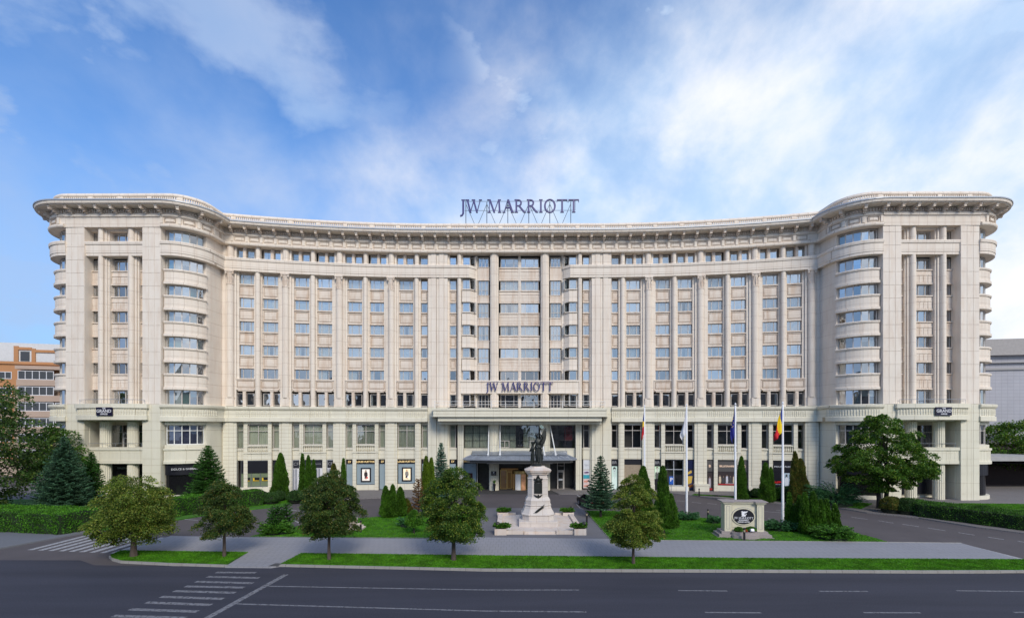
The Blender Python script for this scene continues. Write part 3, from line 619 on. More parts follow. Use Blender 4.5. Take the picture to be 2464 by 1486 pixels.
def crowd(s,w,h,z,label,n,seed):
    rr=random.Random(seed); root=empty('poster',HM@F(s,-.26,z),label,'poster','dark fashion posters of well dressed men'); 
    MB().box(-w/2,w/2,-.03,.0,0,h).obj('sheet',M_('dark_print',(.03,.02,.022),.5),root)
    for k in range(n):
        x=(-w/2+w*(k+.6)/(n+.2)); hh=h*(.72 if k%2 else .82)*rr.uniform(.9,1); c=rr.choice(((.55,.55,.6),(.6,.5,.36),(.4,.36,.4),(.05,.05,.06)))
        q=MB(); a=min(.13,w*.2); q.add([(x-a,-.035,hh*.86),(x+a,-.035,hh*.86),(x+a*1.25,-.035,hh*.42),(x+a*.9,-.035,h*.12),(x+.02,-.035,h*.12),(x,-.035,hh*.4),(x-.02,-.035,h*.12),(x-a*.9,-.035,h*.12),(x-a*1.25,-.035,hh*.42)],[tuple(range(9))]); q.obj('suit',M_('suit_print',c,.6),root,fix=False)
        q=MB(); q.add([(x+.055*math.cos(i),-.037,hh*.94+.075*math.sin(i)) for i in [2*PI*j/10 for j in range(10)]],[tuple(range(10))]); q.obj('face',M_('face_print',(.4,.25,.18),.6),root,fix=False)
    MB().box(-w/2+.05,w/2-.05,-.034,-.03,0,h*.1).obj('red_print',M_('red_print',(.4,.01,.015),.5),root)
    if w>2: text_mb('BILLIONAIRE',.2,.008).obj('lettering',WHITEL,root,T(.35,-.045,.22))
    return root
crowd(29.55,2.45,1.85,.95,'wide poster of men in pale suits on a dark stage, under copper letters',5,3)
crowd(27.22,.78,2.5,.2,'slim poster of a man and red floor, left of the copper lettered window',1,5)
crowd(31.88,.78,2.5,.2,'slim dark fashion poster behind the tall narrow cypress',1,6)
for s,w in ((36.85-2.33,.95),(36.85,2.64),(36.85+2.33,.95)):
    shop(s,w,.12,4.5,2.85,BLACK,BLACK,letters=(None if w<1 else 'PHILIPP PLEIN'),lsize=.27,lmat=WHITEL,lsp=1.35,bold=.01,off=-.2)
person_poster('poster',F(37.3,-.17,.3),1.1,2.5,(.36,.45,.52),(.05,.05,.05),(.7,.72,.75),(.75,.76,.78),(.03,.03,.03),'pale blue poster of a figure in a white outfit, right of red lettering',frame=0,emit=.15)
root=empty('poster',HM@F(36.1,-.17,.3),'black poster with small red slanted lettering, left of the pale blue poster','poster'); MB().box(-.5,.5,-.06,-.03,0,2.5).obj('sheet',BLACK,root); text_mb('PLEIN',.34,.01,bold=.01).obj('red_lettering',M_('red_ink',(.6,.01,.01),.5,emit=.3),root,Matrix.Translation((.1,-.07,1.2))@Matrix.Rotation(-.12,4,'Y')); text_mb('PHILIPP PLEIN',.11,.01,bold=.004).obj('white_lettering',WHITEL,root,Matrix.Translation((.1,-.07,.9)))
# grey ledges / vent boxes at piers
hp('pier_base',MB().box(-.95,.95,-.95,-.1,0,.9).box(-1.0,1.0,-1.0,-.1,.9,1.12),LOWP,M=F(25.9))
# ------------------------------------------------------------------ centre, lower storeys and entrance
for sg in (-1,1):
    hp('lintel',MB().box(-.55,.55,.2,.9,4.5,6.1).box(-.6,.6,.08,.25,5.95,6.15).box(-.55,.55,.3,.9,9.5,9.95),LOWP,M=F(sg*9.75)); win(KT1,F(sg*9.75,-.5,6.15),name='slim_window',cv=0 if sg<0 else -1)
    m=MB(); 
    for a,b,d in ((-.42,-.14,-.05),(-.12,.12,-.0),(.14,.42,-.05)): m.box(a,b,-.25+d,.9,0,9.95)
    hp('slim_pier',m,LOWP,M=F(sg*8.55))
    m=MB(); m.box(-.15,.15,.1,.9,0,9.95); m.obj('jamb',LOWP,hotel,F(sg*10.36))
    n=72; r=[.72 if i%4 in(0,1) else .66 for i in range(n)]
    m=MB(); m.prism([(sg*3.72+r[i]*math.cos(2*PI*i/n),.15+r[i]*math.sin(2*PI*i/n)) for i in range(n)],0,9.98); hp('fluted_column',m,LOWP)
shop(-9.75,1.0,.1,4.5,3.85,BLACK,FROST,letters='LV',lsize=.42,off=-.35,lsp=.8,bold=.012)
KBIGs=kit(3.65,3.35,(.34,.62),(.34,.66),fw=.06,cm=CURTG,gl=GLASSD,mat=DFRAME); KBIG=kit(5.7,3.35,(.25,.5,.75),(.34,.66),fw=.06,cm=CURTG,gl=GLASSD,mat=DFRAME,sub=())
win(KBIGs,T(-6.25,.5,6.12),name='large_window',cv=0); win(KBIG,T(0,.55,6.12),name='large_window',cv=2); win(KBIGs,T(6.25,.5,6.12),name='large_window',cv=-1)
for sg in (-1,1):
    x=sg*2.17; m=MB()
    for a,b,z0,z1 in ((-.68,.68,6.16,6.25),(-.68,.68,7.13,7.22),(-.68,-.6,6.25,7.13),(.6,.68,6.25,7.13),(-.04,.04,6.25,7.13)): m.box(x+a,x+b,.4,.46,z0,z1)
    hp('opening_casement',m,FRAME)
MB().box(.55,1.75,.72,.76,7.2,9.3).obj('red_hanging',M_('red_drape',(.28,.02,.02),.8),hotel,T(6.0,0,0))
m=MB()
for a,b in ((-8.1,-4.4),(-3.0,3.0),(4.4,8.1)):
    m.box(a,b,.35,1.,9.47,9.95); m.box(a,b,.3,1.,4.6,6.1); m.box(a,b,.2,.35,5.95,6.1)
hp('entrance_wall',m,LOWP)
# ground floor of the entrance: dark granite, gold doors
m=MB(); m.box(-8.1,8.1,.6,2.6,4.0,4.6); m.box(-6.9,-4.3,1.6,1.8,0,4.3); m.box(4.6,5.6,1.5,1.7,0,4.3); m.box(-8.1,8.1,2.5,2.65,0,4.3); m.box(-4.4,-3.3,.4,1.0,0,4.2) ; hp('entrance_hall_wall',m,DARKG)
GOLD=M_('brass',(.60,.42,.17),.3,.75); LITW=M_('lit_lobby',(.75,.48,.2),.6,emit=.35)
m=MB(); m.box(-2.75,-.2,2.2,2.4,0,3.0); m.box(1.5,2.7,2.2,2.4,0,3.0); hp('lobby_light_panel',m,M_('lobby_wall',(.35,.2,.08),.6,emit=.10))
def door(x,w,y,name,mat,z=2.55):
    f=MB(); a=w/2
    for p in ((-a,-a+.13,0,z),(a-.13,a,0,z),(-a+.13,a-.13,z-.14,z),(-a+.13,a-.13,0,.14)): f.box(x+p[0],x+p[1],y-.05,y+.05,p[2],p[3])
    o=hp(name,f,mat); MB().quad((x-a+.13,y,.14),(x+a-.13,y,.14),(x+a-.13,y,z-.14),(x-a+.13,y,z-.14)).obj('pane',GLASSD,o,fix=False); MB().bar((x+a-.22,y-.1,.9),(x+a-.22,y-.1,1.4),.02).obj('handle',METAL,o); return o
door(-2.35,1.05,1.3,'door',GOLD,2.9); door(-1.5,.7,1.6,'door',GOLD,2.6); door(2.4,.9,1.3,'door',GOLD,2.9)
rv=hp('revolving_door',MB().lathe([(1.15,2.35),(1.15,2.8),(1.0,2.85)],24,.05,1.0).lathe([(1.15,0),(1.15,.05)],24,.05,1.0),GOLD)
for k in range(3):
    a=.5+k*2*PI/3; b=MB(); b.box(0,1.05,-.03,.03,.06,.16); b.box(0,1.05,-.03,.03,2.25,2.34); b.box(1.0,1.06,-.03,.03,.16,2.25); o=b.obj('door_wing',GOLD,rv,T(.05,1.0,0,a)); 
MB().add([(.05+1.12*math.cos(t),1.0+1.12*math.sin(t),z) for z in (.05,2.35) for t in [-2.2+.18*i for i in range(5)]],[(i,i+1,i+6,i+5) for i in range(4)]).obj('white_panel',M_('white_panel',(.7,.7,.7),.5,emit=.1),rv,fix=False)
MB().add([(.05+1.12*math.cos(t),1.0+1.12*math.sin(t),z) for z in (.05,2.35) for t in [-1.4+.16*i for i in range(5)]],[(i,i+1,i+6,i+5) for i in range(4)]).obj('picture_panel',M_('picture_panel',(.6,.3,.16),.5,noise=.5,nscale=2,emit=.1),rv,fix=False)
for t in (-2.5,-1.43,-.7,-.1): MB().box(.05+1.13*math.cos(t)-.04,.05+1.13*math.cos(t)+.04,1.0+1.13*math.sin(t)-.04,1.0+1.13*math.sin(t)+.04,.05,2.35).obj('post',GOLD,rv)
door(6.05,.95,1.0,'door',FRAME,2.7); MB().box(-.3,.3,-.02,.0,1.35,1.6).obj('notice',M_('paper',(.6,.62,.65),.6),hotel,T(6.05,.94,0))
hp('side_lights',MB().box(5.55,5.62,.9,1.05,0,4.2).box(6.55,6.6,.9,1.05,0,4.2).box(5.55,6.6,.9,1.05,2.75,2.85).box(5.55,6.6,.9,1.05,3.5,3.56),FRAME)
shop(0,1.9,.4,4.5,3.9,BLACK,FROST,letters='LOUIS VUITTON',lsize=.26,M=T(-7.2,.15,0)); 
MB().box(-.55,.15,-.04,.0,1.2,2.5).obj('display_box',M_('dark_red_display',(.05,.012,.01),.3),hotel,T(-7.0,.12,0))
hp('entrance_jamb',MB().box(-6.2,-6.12,.0,.6,0,4.5),FRAME)
sp_=empty('poster',HM@F(9.75,-.28,.3),'stack of pale spa advertisements in the slim window right of the entrance','poster'); MB().box(-.5,.5,-.02,.02,0,4.15).obj('frame',FRAME,sp_)
def sheet_(z0,z1,c,nz=0.): return MB().box(-.46,.46,-.05,-.02,z0,z1).obj('sheet',M_('spa_print',c,.5,noise=nz,nscale=3),sp_)
q=sheet_(2.75,4.1,(.62,.64,.68)); text_mb('Spa',.45,.01).obj('lettering',M_('grey_print',(.35,.37,.42),.5),q,T(0,-.06,3.4))
q=sheet_(1.95,2.6,(.6,.6,.66)); MB().add([(-.36,-.055,2.2),(-.1,-.055,2.16),(.3,-.055,2.2),(.38,-.055,2.34),(.1,-.055,2.42),(-.2,-.055,2.36),(-.36,-.055,2.32)],[tuple(range(7))]).obj('purple_mark',M_('plum_print',(.09,.01,.10),.5),q,fix=False)
sheet_(1.4,1.93,(.03,.30,.38),.3)
for z in (.78,.12):
    q=sheet_(z,z+.6,(.66,.52,.50),.1); MB().add([(-.4,-.055,z+.1),(.1,-.055,z+.08),(.42,-.055,z+.3),(.25,-.055,z+.42),(-.1,-.055,z+.34),(-.4,-.055,z+.3)],[(0,1,2,3,4,5)]).obj('figure',M_('skin_print',(.6,.25,.18),.6),q,fix=False); MB().add([(.12,-.058,z+.2),(.38,-.058,z+.24),(.36,-.058,z+.42),(.2,-.058,z+.4)],[(0,1,2,3)]).obj('hair',BLACK,q,fix=False)
# canopy
CR=M_('canopy_zinc',(.30,.33,.38),.45,.35,noise=.18,nscale=.8)
can=[]
m=MB()
yo=-5.2; x0,x1=-7.75,7.75
m.add([(-6.9,.25,5.75),(6.9,.25,5.75),(6.6,-3.2,5.3),(-6.6,-3.2,5.3)],[(0,1,2,3)]); 
ring=[(-7.9,.2),( -7.9,-3.4),(-7.4,-4.3),(-4,-5.0),(0,-5.25),(4,-5.0),(7.4,-4.3),(7.9,-3.4),(7.9,.2)]; rin=[(-6.9,.2),(-6.9,-2.6),(-6.5,-3.2),(-3.6,-3.9),(0,-4.1),(3.6,-3.9),(6.5,-3.2),(6.9,-2.6),(6.9,.2)]
for i in range(8): m.add([(*ring[i],4.78),(*ring[i+1],4.78),(*rin[i+1],5.22),(*rin[i],5.22)],[(0,1,2,3)])
m.add([(*p,5.22) for p in rin],[tuple(range(9))]); 
can=hp('canopy',m,CR)
m=MB()
for i in range(8):
    a,b=ring[i],ring[i+1]; c,d=rin[i],rin[i+1]; n=max(2,int(math.dist(a,b)/.62))
    for k in range(n): t=k/n; m.bar((a[0]+(b[0]-a[0])*t,a[1]+(b[1]-a[1])*t,4.80),(c[0]+(d[0]-c[0])*t,c[1]+(d[1]-c[1])*t,5.24),.03)
m.obj('seam',CR,can)
m=MB(); sc2=lambda r,k,dy=0: [(x*k,y*k+dy) for x,y in r]
def ringband(m,r,z0,z1,t=.1):
    for i in range(len(r)-1):
        a,b=r[i],r[i+1]; dx_,dy_=b[0]-a[0],b[1]-a[1]; l=math.hypot(dx_,dy_); nx,ny=-dy_/l*t,dx_/l*t
        m.prism([a,b,(b[0]+nx,b[1]+ny),(a[0]+nx,a[1]+ny)],z0,z1)
ringband(m,ring,4.66,4.79); m.obj('gutter',METAL,can)
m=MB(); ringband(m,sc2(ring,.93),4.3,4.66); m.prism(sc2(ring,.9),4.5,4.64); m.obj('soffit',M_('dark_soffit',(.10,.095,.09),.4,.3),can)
m=MB(); m.box(-4.6,4.6,-2.2,-1.9,4.02,4.18); m.box(-4.4,4.4,-2.1,-.1,4.18,4.3); m.obj('inner_beam',METAL,can)
for x,xt in ((-4.4,-4.45),(-2.75,-2.85),(3.45,2.9),(5.0,4.4)):
    m=MB(); m.tube([(x,-3.0,5.3),(xt,.1,9.6)],.085,8); m.box(x-.12,x+.12,-3.1,-2.85,5.2,5.55); m.obj('tie_rod',WFRAME,can)
for x in (-3.72,3.72):
    pl=empty('plaque',HM@T(x,-.56,2.25),'small black plaque with a white griffin on the %s entrance column'%('left' if x<0 else 'right'),'plaque','plaques on the entrance columns')
    MB().box(-.38,.38,-.06,.0,0,.6).obj('panel',BLACK,pl); MB().add([(-.1,-.07,.32),(.02,-.07,.32),(.05,-.07,.42),(.14,-.07,.5),(-.02,-.07,.5),(-.12,-.07,.47)],[(0,1,2,3,4,5)]).obj('emblem',WHITEL,pl,fix=False); text_mb('JW MARRIOTT',.09,.01).obj('lettering',WHITEL,pl,Matrix.Translation((0,-.07,.2)))
# big serif names
NAVYL=M_('navy_sign_letters',(.035,.03,.16),.4)
t,W=serif_text('JW MARRIOTT',1.22,.16); k=9.55/W; ws=empty('wall_sign',HM@T(0,-.55,14.42),'navy serif hotel name mounted on the stone panel above the terrace','sign')
t.obj('lettering',NAVYL,ws,Matrix.Scale(k,4,(1,0,0)))
rs=empty('roof_sign',HM@T(.0,1.0,37.0),'tall navy serif hotel name on a grey lattice frame on the roof','sign')
t,W=serif_text('JW MARRIOTT',1.9,.25); k=17.3/W; t.obj('lettering',NAVYL,rs,Matrix.Translation((0,-.2,3.65))@Matrix.Scale(k,4,(1,0,0)))
m=MB(); xs=[-7.9+3.09*i for i in range(6)]
for i,x in enumerate(xs):
    m.bar((x,0,0),(x,0,5.3),.06)
    if i<5: m.bar((x+.05,0,4.9),(x+1.48,0,1.6),.04); m.bar((x+3.04,0,4.9),(x+1.62,0,1.6),.04); m.bar((x+1.48,0,1.6),(x+1.48,0,0),.03)
for z in (5.4,4.05): m.bar((-8.1,0,z),(8.2,0,z),.035)
m.bar((8.2,0,5.4),(8.2,0,4.05),.03); m.obj('lattice_frame',M_('sign_steel',(.22,.26,.30),.5,.3),rs)
# ------------------------------------------------------------------ towers
KTW=kit(2.25,1.42,(.3,.68)); KTWb=kit(2.25,1.75,(.3,.68)); KTN=kit(.95,1.42); KTNb=kit(.95,1.75)
KTWo=kit(2.25,1.42,(.3,.68),cm=BLIND,wave=False); KTNo=kit(.95,1.42,cm=BLIND,wave=False)
def block_pilaster(w,z0,z1,mat,rows,cols=3):
    m=MB(); a=w/2; m.box(-a,a,-.36,.95,z0,z1); g=.035; cw=(w-g*2)/cols
    z=z0
    for zt in rows:
        for c in range(cols): m.box(-a+g*.5+c*(cw+g*.5),-a+g*.5+c*(cw+g*.5)+cw-.02,-.40,-.36,z+.02,zt-.02)
        z=zt
    return m
mass=lambda lst: [x for x in lst]
for sg in (-1,1):
    for u,wd,cl in ((46.35,2.3,3),(56.0,2.4,3)):
        s=sg*(48.95+u-44.7)
        block_pilaster(wd,12.06,35.35,UP,[12.06+1.65*i for i in range(1,14)]+[35.3],cl).obj('block_pilaster',UPB,hotel,F(s))
        block_pilaster(wd,0,12.06,LOWP,[.9,3.4,5.2,7.4,9.9,12.0],cl if u>50 else 2).obj('block_pilaster',LOWP,hotel,F(s))
    cs=sg*(48.95+51.15-44.7)
    # rows between the pilasters
    for k,(z,h) in enumerate([(34.05,1.45)]+[(z,1.42) for z in ROWS]+[(13.95,1.85)]):
        gr=(k==4 and sg<0) 
        cvv=lambda: random.choice((-1,0,5,5,3))
        win(KTWb if k==6 else (KTWo if gr else KTW),F(cs,-1.05,z-h),name='tower_window',cv=0 if gr else cvv())
        for q in (-3.15,3.15): win(KTNb if k==6 else (KTNo if gr else KTN),F(cs+q,-1.05,z-h),name='tower_window',cv=0 if gr else cvv())
        if 0<k<6:
            zt=z-h; zb=(ROWS+[13.95])[k]
            if k==5: zb=13.95
            m=MB(); m.box(-1.13,1.13,.75,1.3,zb,zt); m.box(-1.18,1.18,.62,.75,zt-.14,zt); m.box(-1.13,1.13,.68,.75,zt-.75,zt-.62); m.box(-1.16,1.16,.64,.75,zb,zb+.16)
            for i in range(4): m.box(-1.05+i*.54,-.57+i*.54,.71,.75,zb+.24,zt-.85)
            m.obj('spandrel',UPP,hotel,F(cs))
            for q in (-3.15,3.15):
                m=MB(); m.box(-.5,.5,.75,1.3,zb,zt); m.box(-.62,.62,.62,.75,zt-.14,zt); m.box(-.56,.56,.66,.75,zb,zb+.16); m.box(-.01,.01,.73,.75,zb+.2,zt-.2); m.obj('spandrel',UPP,hotel,F(cs+q))
    for q in (-1.9,1.9):
        for z0,z1 in ((12.06,30.82),(32.5,34.32)):
            m=MB(); half_col(m,.34,z0,z1,-.1); m.box(-.56,-.36,.2,1.3,z0,z1); m.box(.36,.56,.2,1.3,z0,z1); m.box(-.74,-.58,.4,1.3,z0,z1); m.box(.58,.74,.4,1.3,z0,z1)
            if z0<13:
                pass
            m.obj('tower_pier',UP,hotel,F(cs+q))
    m=MB(); m.box(-3.7,3.7,.3,1.4,34.08,34.32); m.obj('lintel',UP,hotel,F(cs))
    # curved bays of the tower
    for a,b,inner in ((44.35,49.3,True),(61.5,66.6,False)):
        s0,s1=sorted((sg*a,sg*b))
        rows=[(34.2,32.55)]+[(z,z-1.42) for z in ROWS]+[(13.95,12.06)]
        for k,(zt,zb) in enumerate(rows):
            m=MB(); o=-.5
            sweep(m,rect(o-.04,o+.04,zb,zb+.08),s0,s1); sweep(m,rect(o-.04,o+.04,zt-.08,zt),s0,s1)
            nn=5
            for i in range(nn+1):
                s=s0+.05+(s1-s0-.1)*i/nn; m.box(-.05,.05,-.05,.05,zb+.08,zt-.08,F(s,o))
            fo=hp('ribbon_window',m,FRAME)
            for i in range(nn):
                a1=s0+.05+(s1-s0-.1)*i/nn; b1=s0+.05+(s1-s0-.1)*(i+1)/nn
                A=P(a1,o,0); B=P(b1,o,0); sl=random.uniform(-.02,.02)
                g=MB(); g.quad((A[0],A[1],zb+.05),(B[0],B[1]+sl,zb+.05),(B[0],B[1],zt-.05),(A[0],A[1],zt-.05)); g.obj('pane',GLASS,fo,fix=False)
                cvv=random.choice((0,1,1,2)) 
                if cvv or (k==4 and sg<0):
                    A=P(a1,o-.25); B=P(b1,o-.25); zz2=zt-(zt-zb)*(.45 if cvv==2 else 1)
                    g=MB(); g.quad((A[0],A[1],zz2),(B[0],B[1],zz2),(B[0],B[1],zt),(A[0],A[1],zt)); g.obj('blind',BLIND if (k==4 and sg<0) or random.random()<.35 else CURT,fo,fix=False)
            if 0<k<7:
                zn=rows[k+1][0] if k<6 else None
                if zn:
                    m=MB(); sweep(m,[(-.9,zn),(.14,zn),(.14,zn+.3),(.0,zn+.36),(.0,zb-.3),(.1,zb-.26),(.16,zb-.1),(.1,zb),(-.9,zb)],s0,s1); 
                    nn2=8
                    for i in range(1,nn2): m.box(-.012,.012,-.012,.05,zn+.36,zb-.3,F(s0+(s1-s0)*i/nn2))
                    hp('curved_spandrel',m,UP)
        # first floor glazing, apron, shop
        m=MB(); o=-.5; sweep(m,rect(o-.05,o+.05,6.95,7.05),s0,s1); sweep(m,rect(o-.05,o+.05,9.4,9.5),s0,s1); sweep(m,rect(o-.04,o+.04,8.7,8.78),s0,s1)
        for i in range(6): m.box(-.05,.05,-.05,.05,7.05,9.4,F(s0+.05+(s1-s0-.1)*i/5,o))
        fo=hp('first_floor_window',m,FRAME if sg>0 else WFRAME)
        for i in range(5):
            a1=s0+.05+(s1-s0-.1)*i/5; b1=s0+.05+(s1-s0-.1)*(i+1)/5; A=P(a1,o); B=P(b1,o)
            MB().quad((A[0],A[1],7),(B[0],B[1],7),(B[0],B[1],9.45),(A[0],A[1],9.45)).obj('pane',GLASSD,fo,fix=False)
            A=P(a1,o-.3); B=P(b1,o-.3); MB().quad((A[0],A[1],7),(B[0],B[1],7),(B[0],B[1],9.45),(A[0],A[1],9.45)).obj('curtain',M_('blue_grey_curtain',(.10,.11,.20) if sg<0 else (.16,.17,.16),.9,noise=.3,nscale=5,stretch=(1,1,.05)),fo,fix=False)
        m=MB(); sweep(m,[(-.9,4.55),(.14,4.55),(.14,4.9),(.04,4.95),(.04,6.2),(.16,6.28),(.16,6.5),(-.9,6.5)],s0,s1); sweep(m,rect(-.9,-.1,6.5,6.95),s0,s1); sweep(m,rect(-.9,-.1,9.5,9.95),s0,s1)
        for i in range(1,11): m.box(-.012,.012,-.055,.05,4.95,6.2,F(s0+(s1-s0)*i/11))
        hp('curved_apron',m,LOWP)
        m=MB(); sweep(m,rect(-.75,-.2,3.1,4.55),s0,s1); o1=hp('shop_front',m,BLACK); m=MB(); sweep(m,rect(-.7,-.4,.55,3.1),s0,s1); m.obj('glazing',M_('black_shop_glass',(.01,.01,.012),.08),o1); 
        m=MB(); sweep(m,rect(-.7,-.05,0,.55),s0,s1); hp('plinth',m,LOWP)
        sm=s0+(s1-s0)*(.5 if sg<0 else .42)
        if inner: text_mb('DOLCE & GABBANA' if sg<0 else 'VALENTINO',.34,.02,bold=.003).obj('lettering',WHITEL,o1,F(sm,-.14,3.85))
    m=MB(); sweep(m,[(-.9,0),(-.05,0),(-.05,9.95),(-.9,9.95)],*sorted((sg*41.0,sg*44.35))); hp('corner_wall',m,LOWP)
    # loggia below the curved balcony
    m=MB(); 
    for x0,x1,z0,z1 in ((-3.7,3.7,9.5,9.95),(-3.7,3.7,4.6,6.0),(-3.7,3.7,0,.55)): m.box(x0,x1,2.2,2.5,z0,z1)
    for x in (-3.72,3.6): m.box(x,x+.12,.3,2.5,0,9.95)
    m.box(-3.7,3.7,-.1,2.4,4.6,5.0); m.box(-3.7,3.7,.2,2.5,9.9,10.3); m.obj('loggia_wall',LOWP,hotel,F(cs))
    KL=kit(7.3,3.5,(.14,.36,.64,.86),(.72,),fw=.08,gl=GLASSD,cm=M_('dim_curtain',(.07,.07,.10),.9,noise=.3,nscale=4,stretch=(1,1,.05))); win(KL,F(cs,-2.3,6.0),name='loggia_window',cv=3)
    m=MB()
    for x0,x1,z0,z1 in ((-.62,-.54,6.1,8.4),(.54,.62,6.1,8.4),(-.04,.04,6.1,7.8),(-.54,.54,7.72,7.8),(-.54,.54,8.32,8.4)): m.box(x0,x1,2.15,2.22,z0,z1)
    m.obj('balcony_door',WFRAME,hotel,F(cs-.2))
    o1=MB().box(-3.6,3.6,1.9,2.0,.55,4.6).obj('shop_front',BLACK,hotel,F(cs)); text_mb('DOLCE & GABBANA' if sg<0 else 'VALENTINO',.30,.02,bold=.003).obj('lettering',WHITEL,o1,T(-.0,1.86,3.85))
    n=72; r=[.62 if i%4 in(0,1) else .56 for i in range(n)]
    for q in (-1.75,1.75):
        m=MB(); c=[(q+r[i]*math.cos(2*PI*i/n),.55+r[i]*math.sin(2*PI*i/n)) for i in range(n)]; m.prism(c,0,4.6); m.prism(c,5.0,9.95); m.obj('fluted_column',LOWP,hotel,F(cs))
    # balcony fronts
    def arc(w,y0,bul,n=14): return [(-w+2*w*i/n,y0-bul*(1-((2*i/n)-1)**2)) for i in range(n+1)]
    m=MB()
    for w,y0,bl,z0,z1 in ((4.45,-.75,.95,10.1,10.66),(4.35,-.68,.95,10.66,11.56),(4.55,-.85,.95,11.56,12.1)): m.prism(arc(w,y0,bl)+[(w,.5),(-w,.5)],z0,z1)
    for i in range(30):
        x=-4.1+i*.283; y=-.68-.95*(1-(x/4.35)**2); m.lathe([(.02,10.72),(.07,10.8),(.07,11.42),(.02,11.5)],6,x,y)
    ba=m.obj('curved_balcony',LOWP,hotel,F(cs))
    m=MB(); m.box(-3.65,3.65,-.28,.2,4.6,5.0); m.box(-3.65,3.65,-.22,.1,5.0,6.3); m.box(-3.75,3.75,-.34,.2,6.3,6.68)
    for i in range(1,14): m.box(-3.65+i*.52-.012,-3.65+i*.52+.012,-.235,-.2,5.02,6.28)
    m.box(-3.65,3.65,-.235,-.2,5.98,6.0); m.obj('balcony_front',LOWP,hotel,F(cs))
    m=MB(); A=arc(4.1,-.7,.9)
    for z in (12.62,): m.tube([(x,y+.1,z) for x,y in A],.03,5)
    for i in range(0,15,2): m.bar((A[i][0],A[i][1]+.1,12.1),(A[i][0],A[i][1]+.1,12.6),.02)
    for z in (7.15,): m.bar((-3.4,-.1,z),(3.4,-.1,z),.025)
    for i in range(5): m.bar((-3.3+i*1.65,-.1,6.68),(-3.3+i*1.65,-.1,7.15),.02)
    m.obj('railing',METAL,hotel,F(cs))
    ps=empty('plaque',HM@F(cs+(0.05 if sg<0 else .3))@T(0,-1.78,10.62),'black plaque reading THE GRAND %s on the curved balcony'%('OFFICES' if sg<0 else 'AVENUE'),'sign','black plaques on the tower balconies')
    MB().box(-.98,.98,-.08,.1,0,1.02).obj('panel',M_('plaque_black',(.01,.008,.03),.35),ps)
    for tx,sz,z in (('THE',.22,.87),('GRAND',.52,.54),('OFFICES' if sg<0 else 'AVENUE',.25 if sg<0 else .2,.18)): text_mb(tx,sz,.02,bold=.012).obj('lettering',WHITEL,ps,Matrix.Translation((0,-.1,z)))
    hp('roof_curb',MB().box(-3.7,3.7,1.2,1.4,12.06,34.3),INT,M=F(cs))
# ------------------------------------------------------------------ ground
def G(vx,vy,z=0.): d=FV*(CH-z)/(vy-1025); return ((vx-1232)*d/FV,d)
def asphalt(name,c,amt=.12,sc_=.25,streak=(.3,1,1),bump=.25,rough=.85):
    m,nt,b=newmat(name); n_=nt.nodes; l=nt.links; b.inputs['Roughness'].default_value=rough; b.inputs['Specular IOR Level'].default_value=.25
    ge=n_.new('ShaderNodeNewGeometry'); mp=n_.new('ShaderNodeMapping'); l.new(ge.outputs['Position'],mp.inputs[0]); mp.inputs['Scale'].default_value=streak
    a=n_.new('ShaderNodeTexNoise'); a.inputs['Scale'].default_value=sc_; a.inputs['Detail'].default_value=8; a.inputs['Roughness'].default_value=.6; l.new(mp.outputs[0],a.inputs['Vector'])
    f=n_.new('ShaderNodeTexNoise'); f.inputs['Scale'].default_value=14; f.inputs['Detail'].default_value=4; l.new(ge.outputs['Position'],f.inputs['Vector'])
    s=n_.new('ShaderNodeMath'); s.operation='ADD'; l.new(a.outputs['Fac'],s.inputs[0]); l.new(f.outputs['Fac'],s.inputs[1])
    r=n_.new('ShaderNodeMapRange'); r.inputs[1].default_value=.7; r.inputs[2].default_value=1.3; r.inputs[3].default_value=1-amt; r.inputs[4].default_value=1+amt; l.new(s.outputs[0],r.inputs[0])
    x=n_.new('ShaderNodeMix'); x.data_type='RGBA'; x.blend_type='MULTIPLY'; x.inputs['Factor'].default_value=1; x.inputs['A'].default_value=(*c,1); l.new(r.outputs[0],x.inputs['B']); l.new(x.outputs['Result'],b.inputs['Base Color'])
    bu=n_.new('ShaderNodeBump'); bu.inputs['Strength'].default_value=bump; bu.inputs['Distance'].default_value=.01; l.new(f.outputs['Fac'],bu.inputs['Height']); l.new(bu.outputs[0],b.inputs['Normal'])
    return m
ROAD=asphalt('road_asphalt',(.043,.044,.058),.30,.35,(.12,1.2,1))
DRIVE=asphalt('drive_pavers',(.096,.085,.088),.14,.3,(1,1,1))
PAVE=stone('paving_slabs',(.27,.27,.295),(.30,.298,.32),.42,.84,(.17,.17,.185),off=.5,msize=.012,stain=(.21,.21,.225),amt=.4,vary=.35,axes='xy')
PAVE2=stone('small_pavers',(.20,.185,.18),(.215,.20,.195),.3,.2,(.13,.12,.12),off=.5,msize=.012,stain=(.15,.13,.12),amt=.4,vary=.2,axes='xy')
KERB=stone('kerb_stone',(.30,.29,.27),(.33,.32,.30),1.,40.,(.15,.14,.13),msize=.015,stain=(.2,.18,.15),amt=.5,axes='xy')
GRASSB=M_('lawn_base',(.040,.145,.005),.9,noise=.35,nscale=2.2,bump=.6,bscale=60)
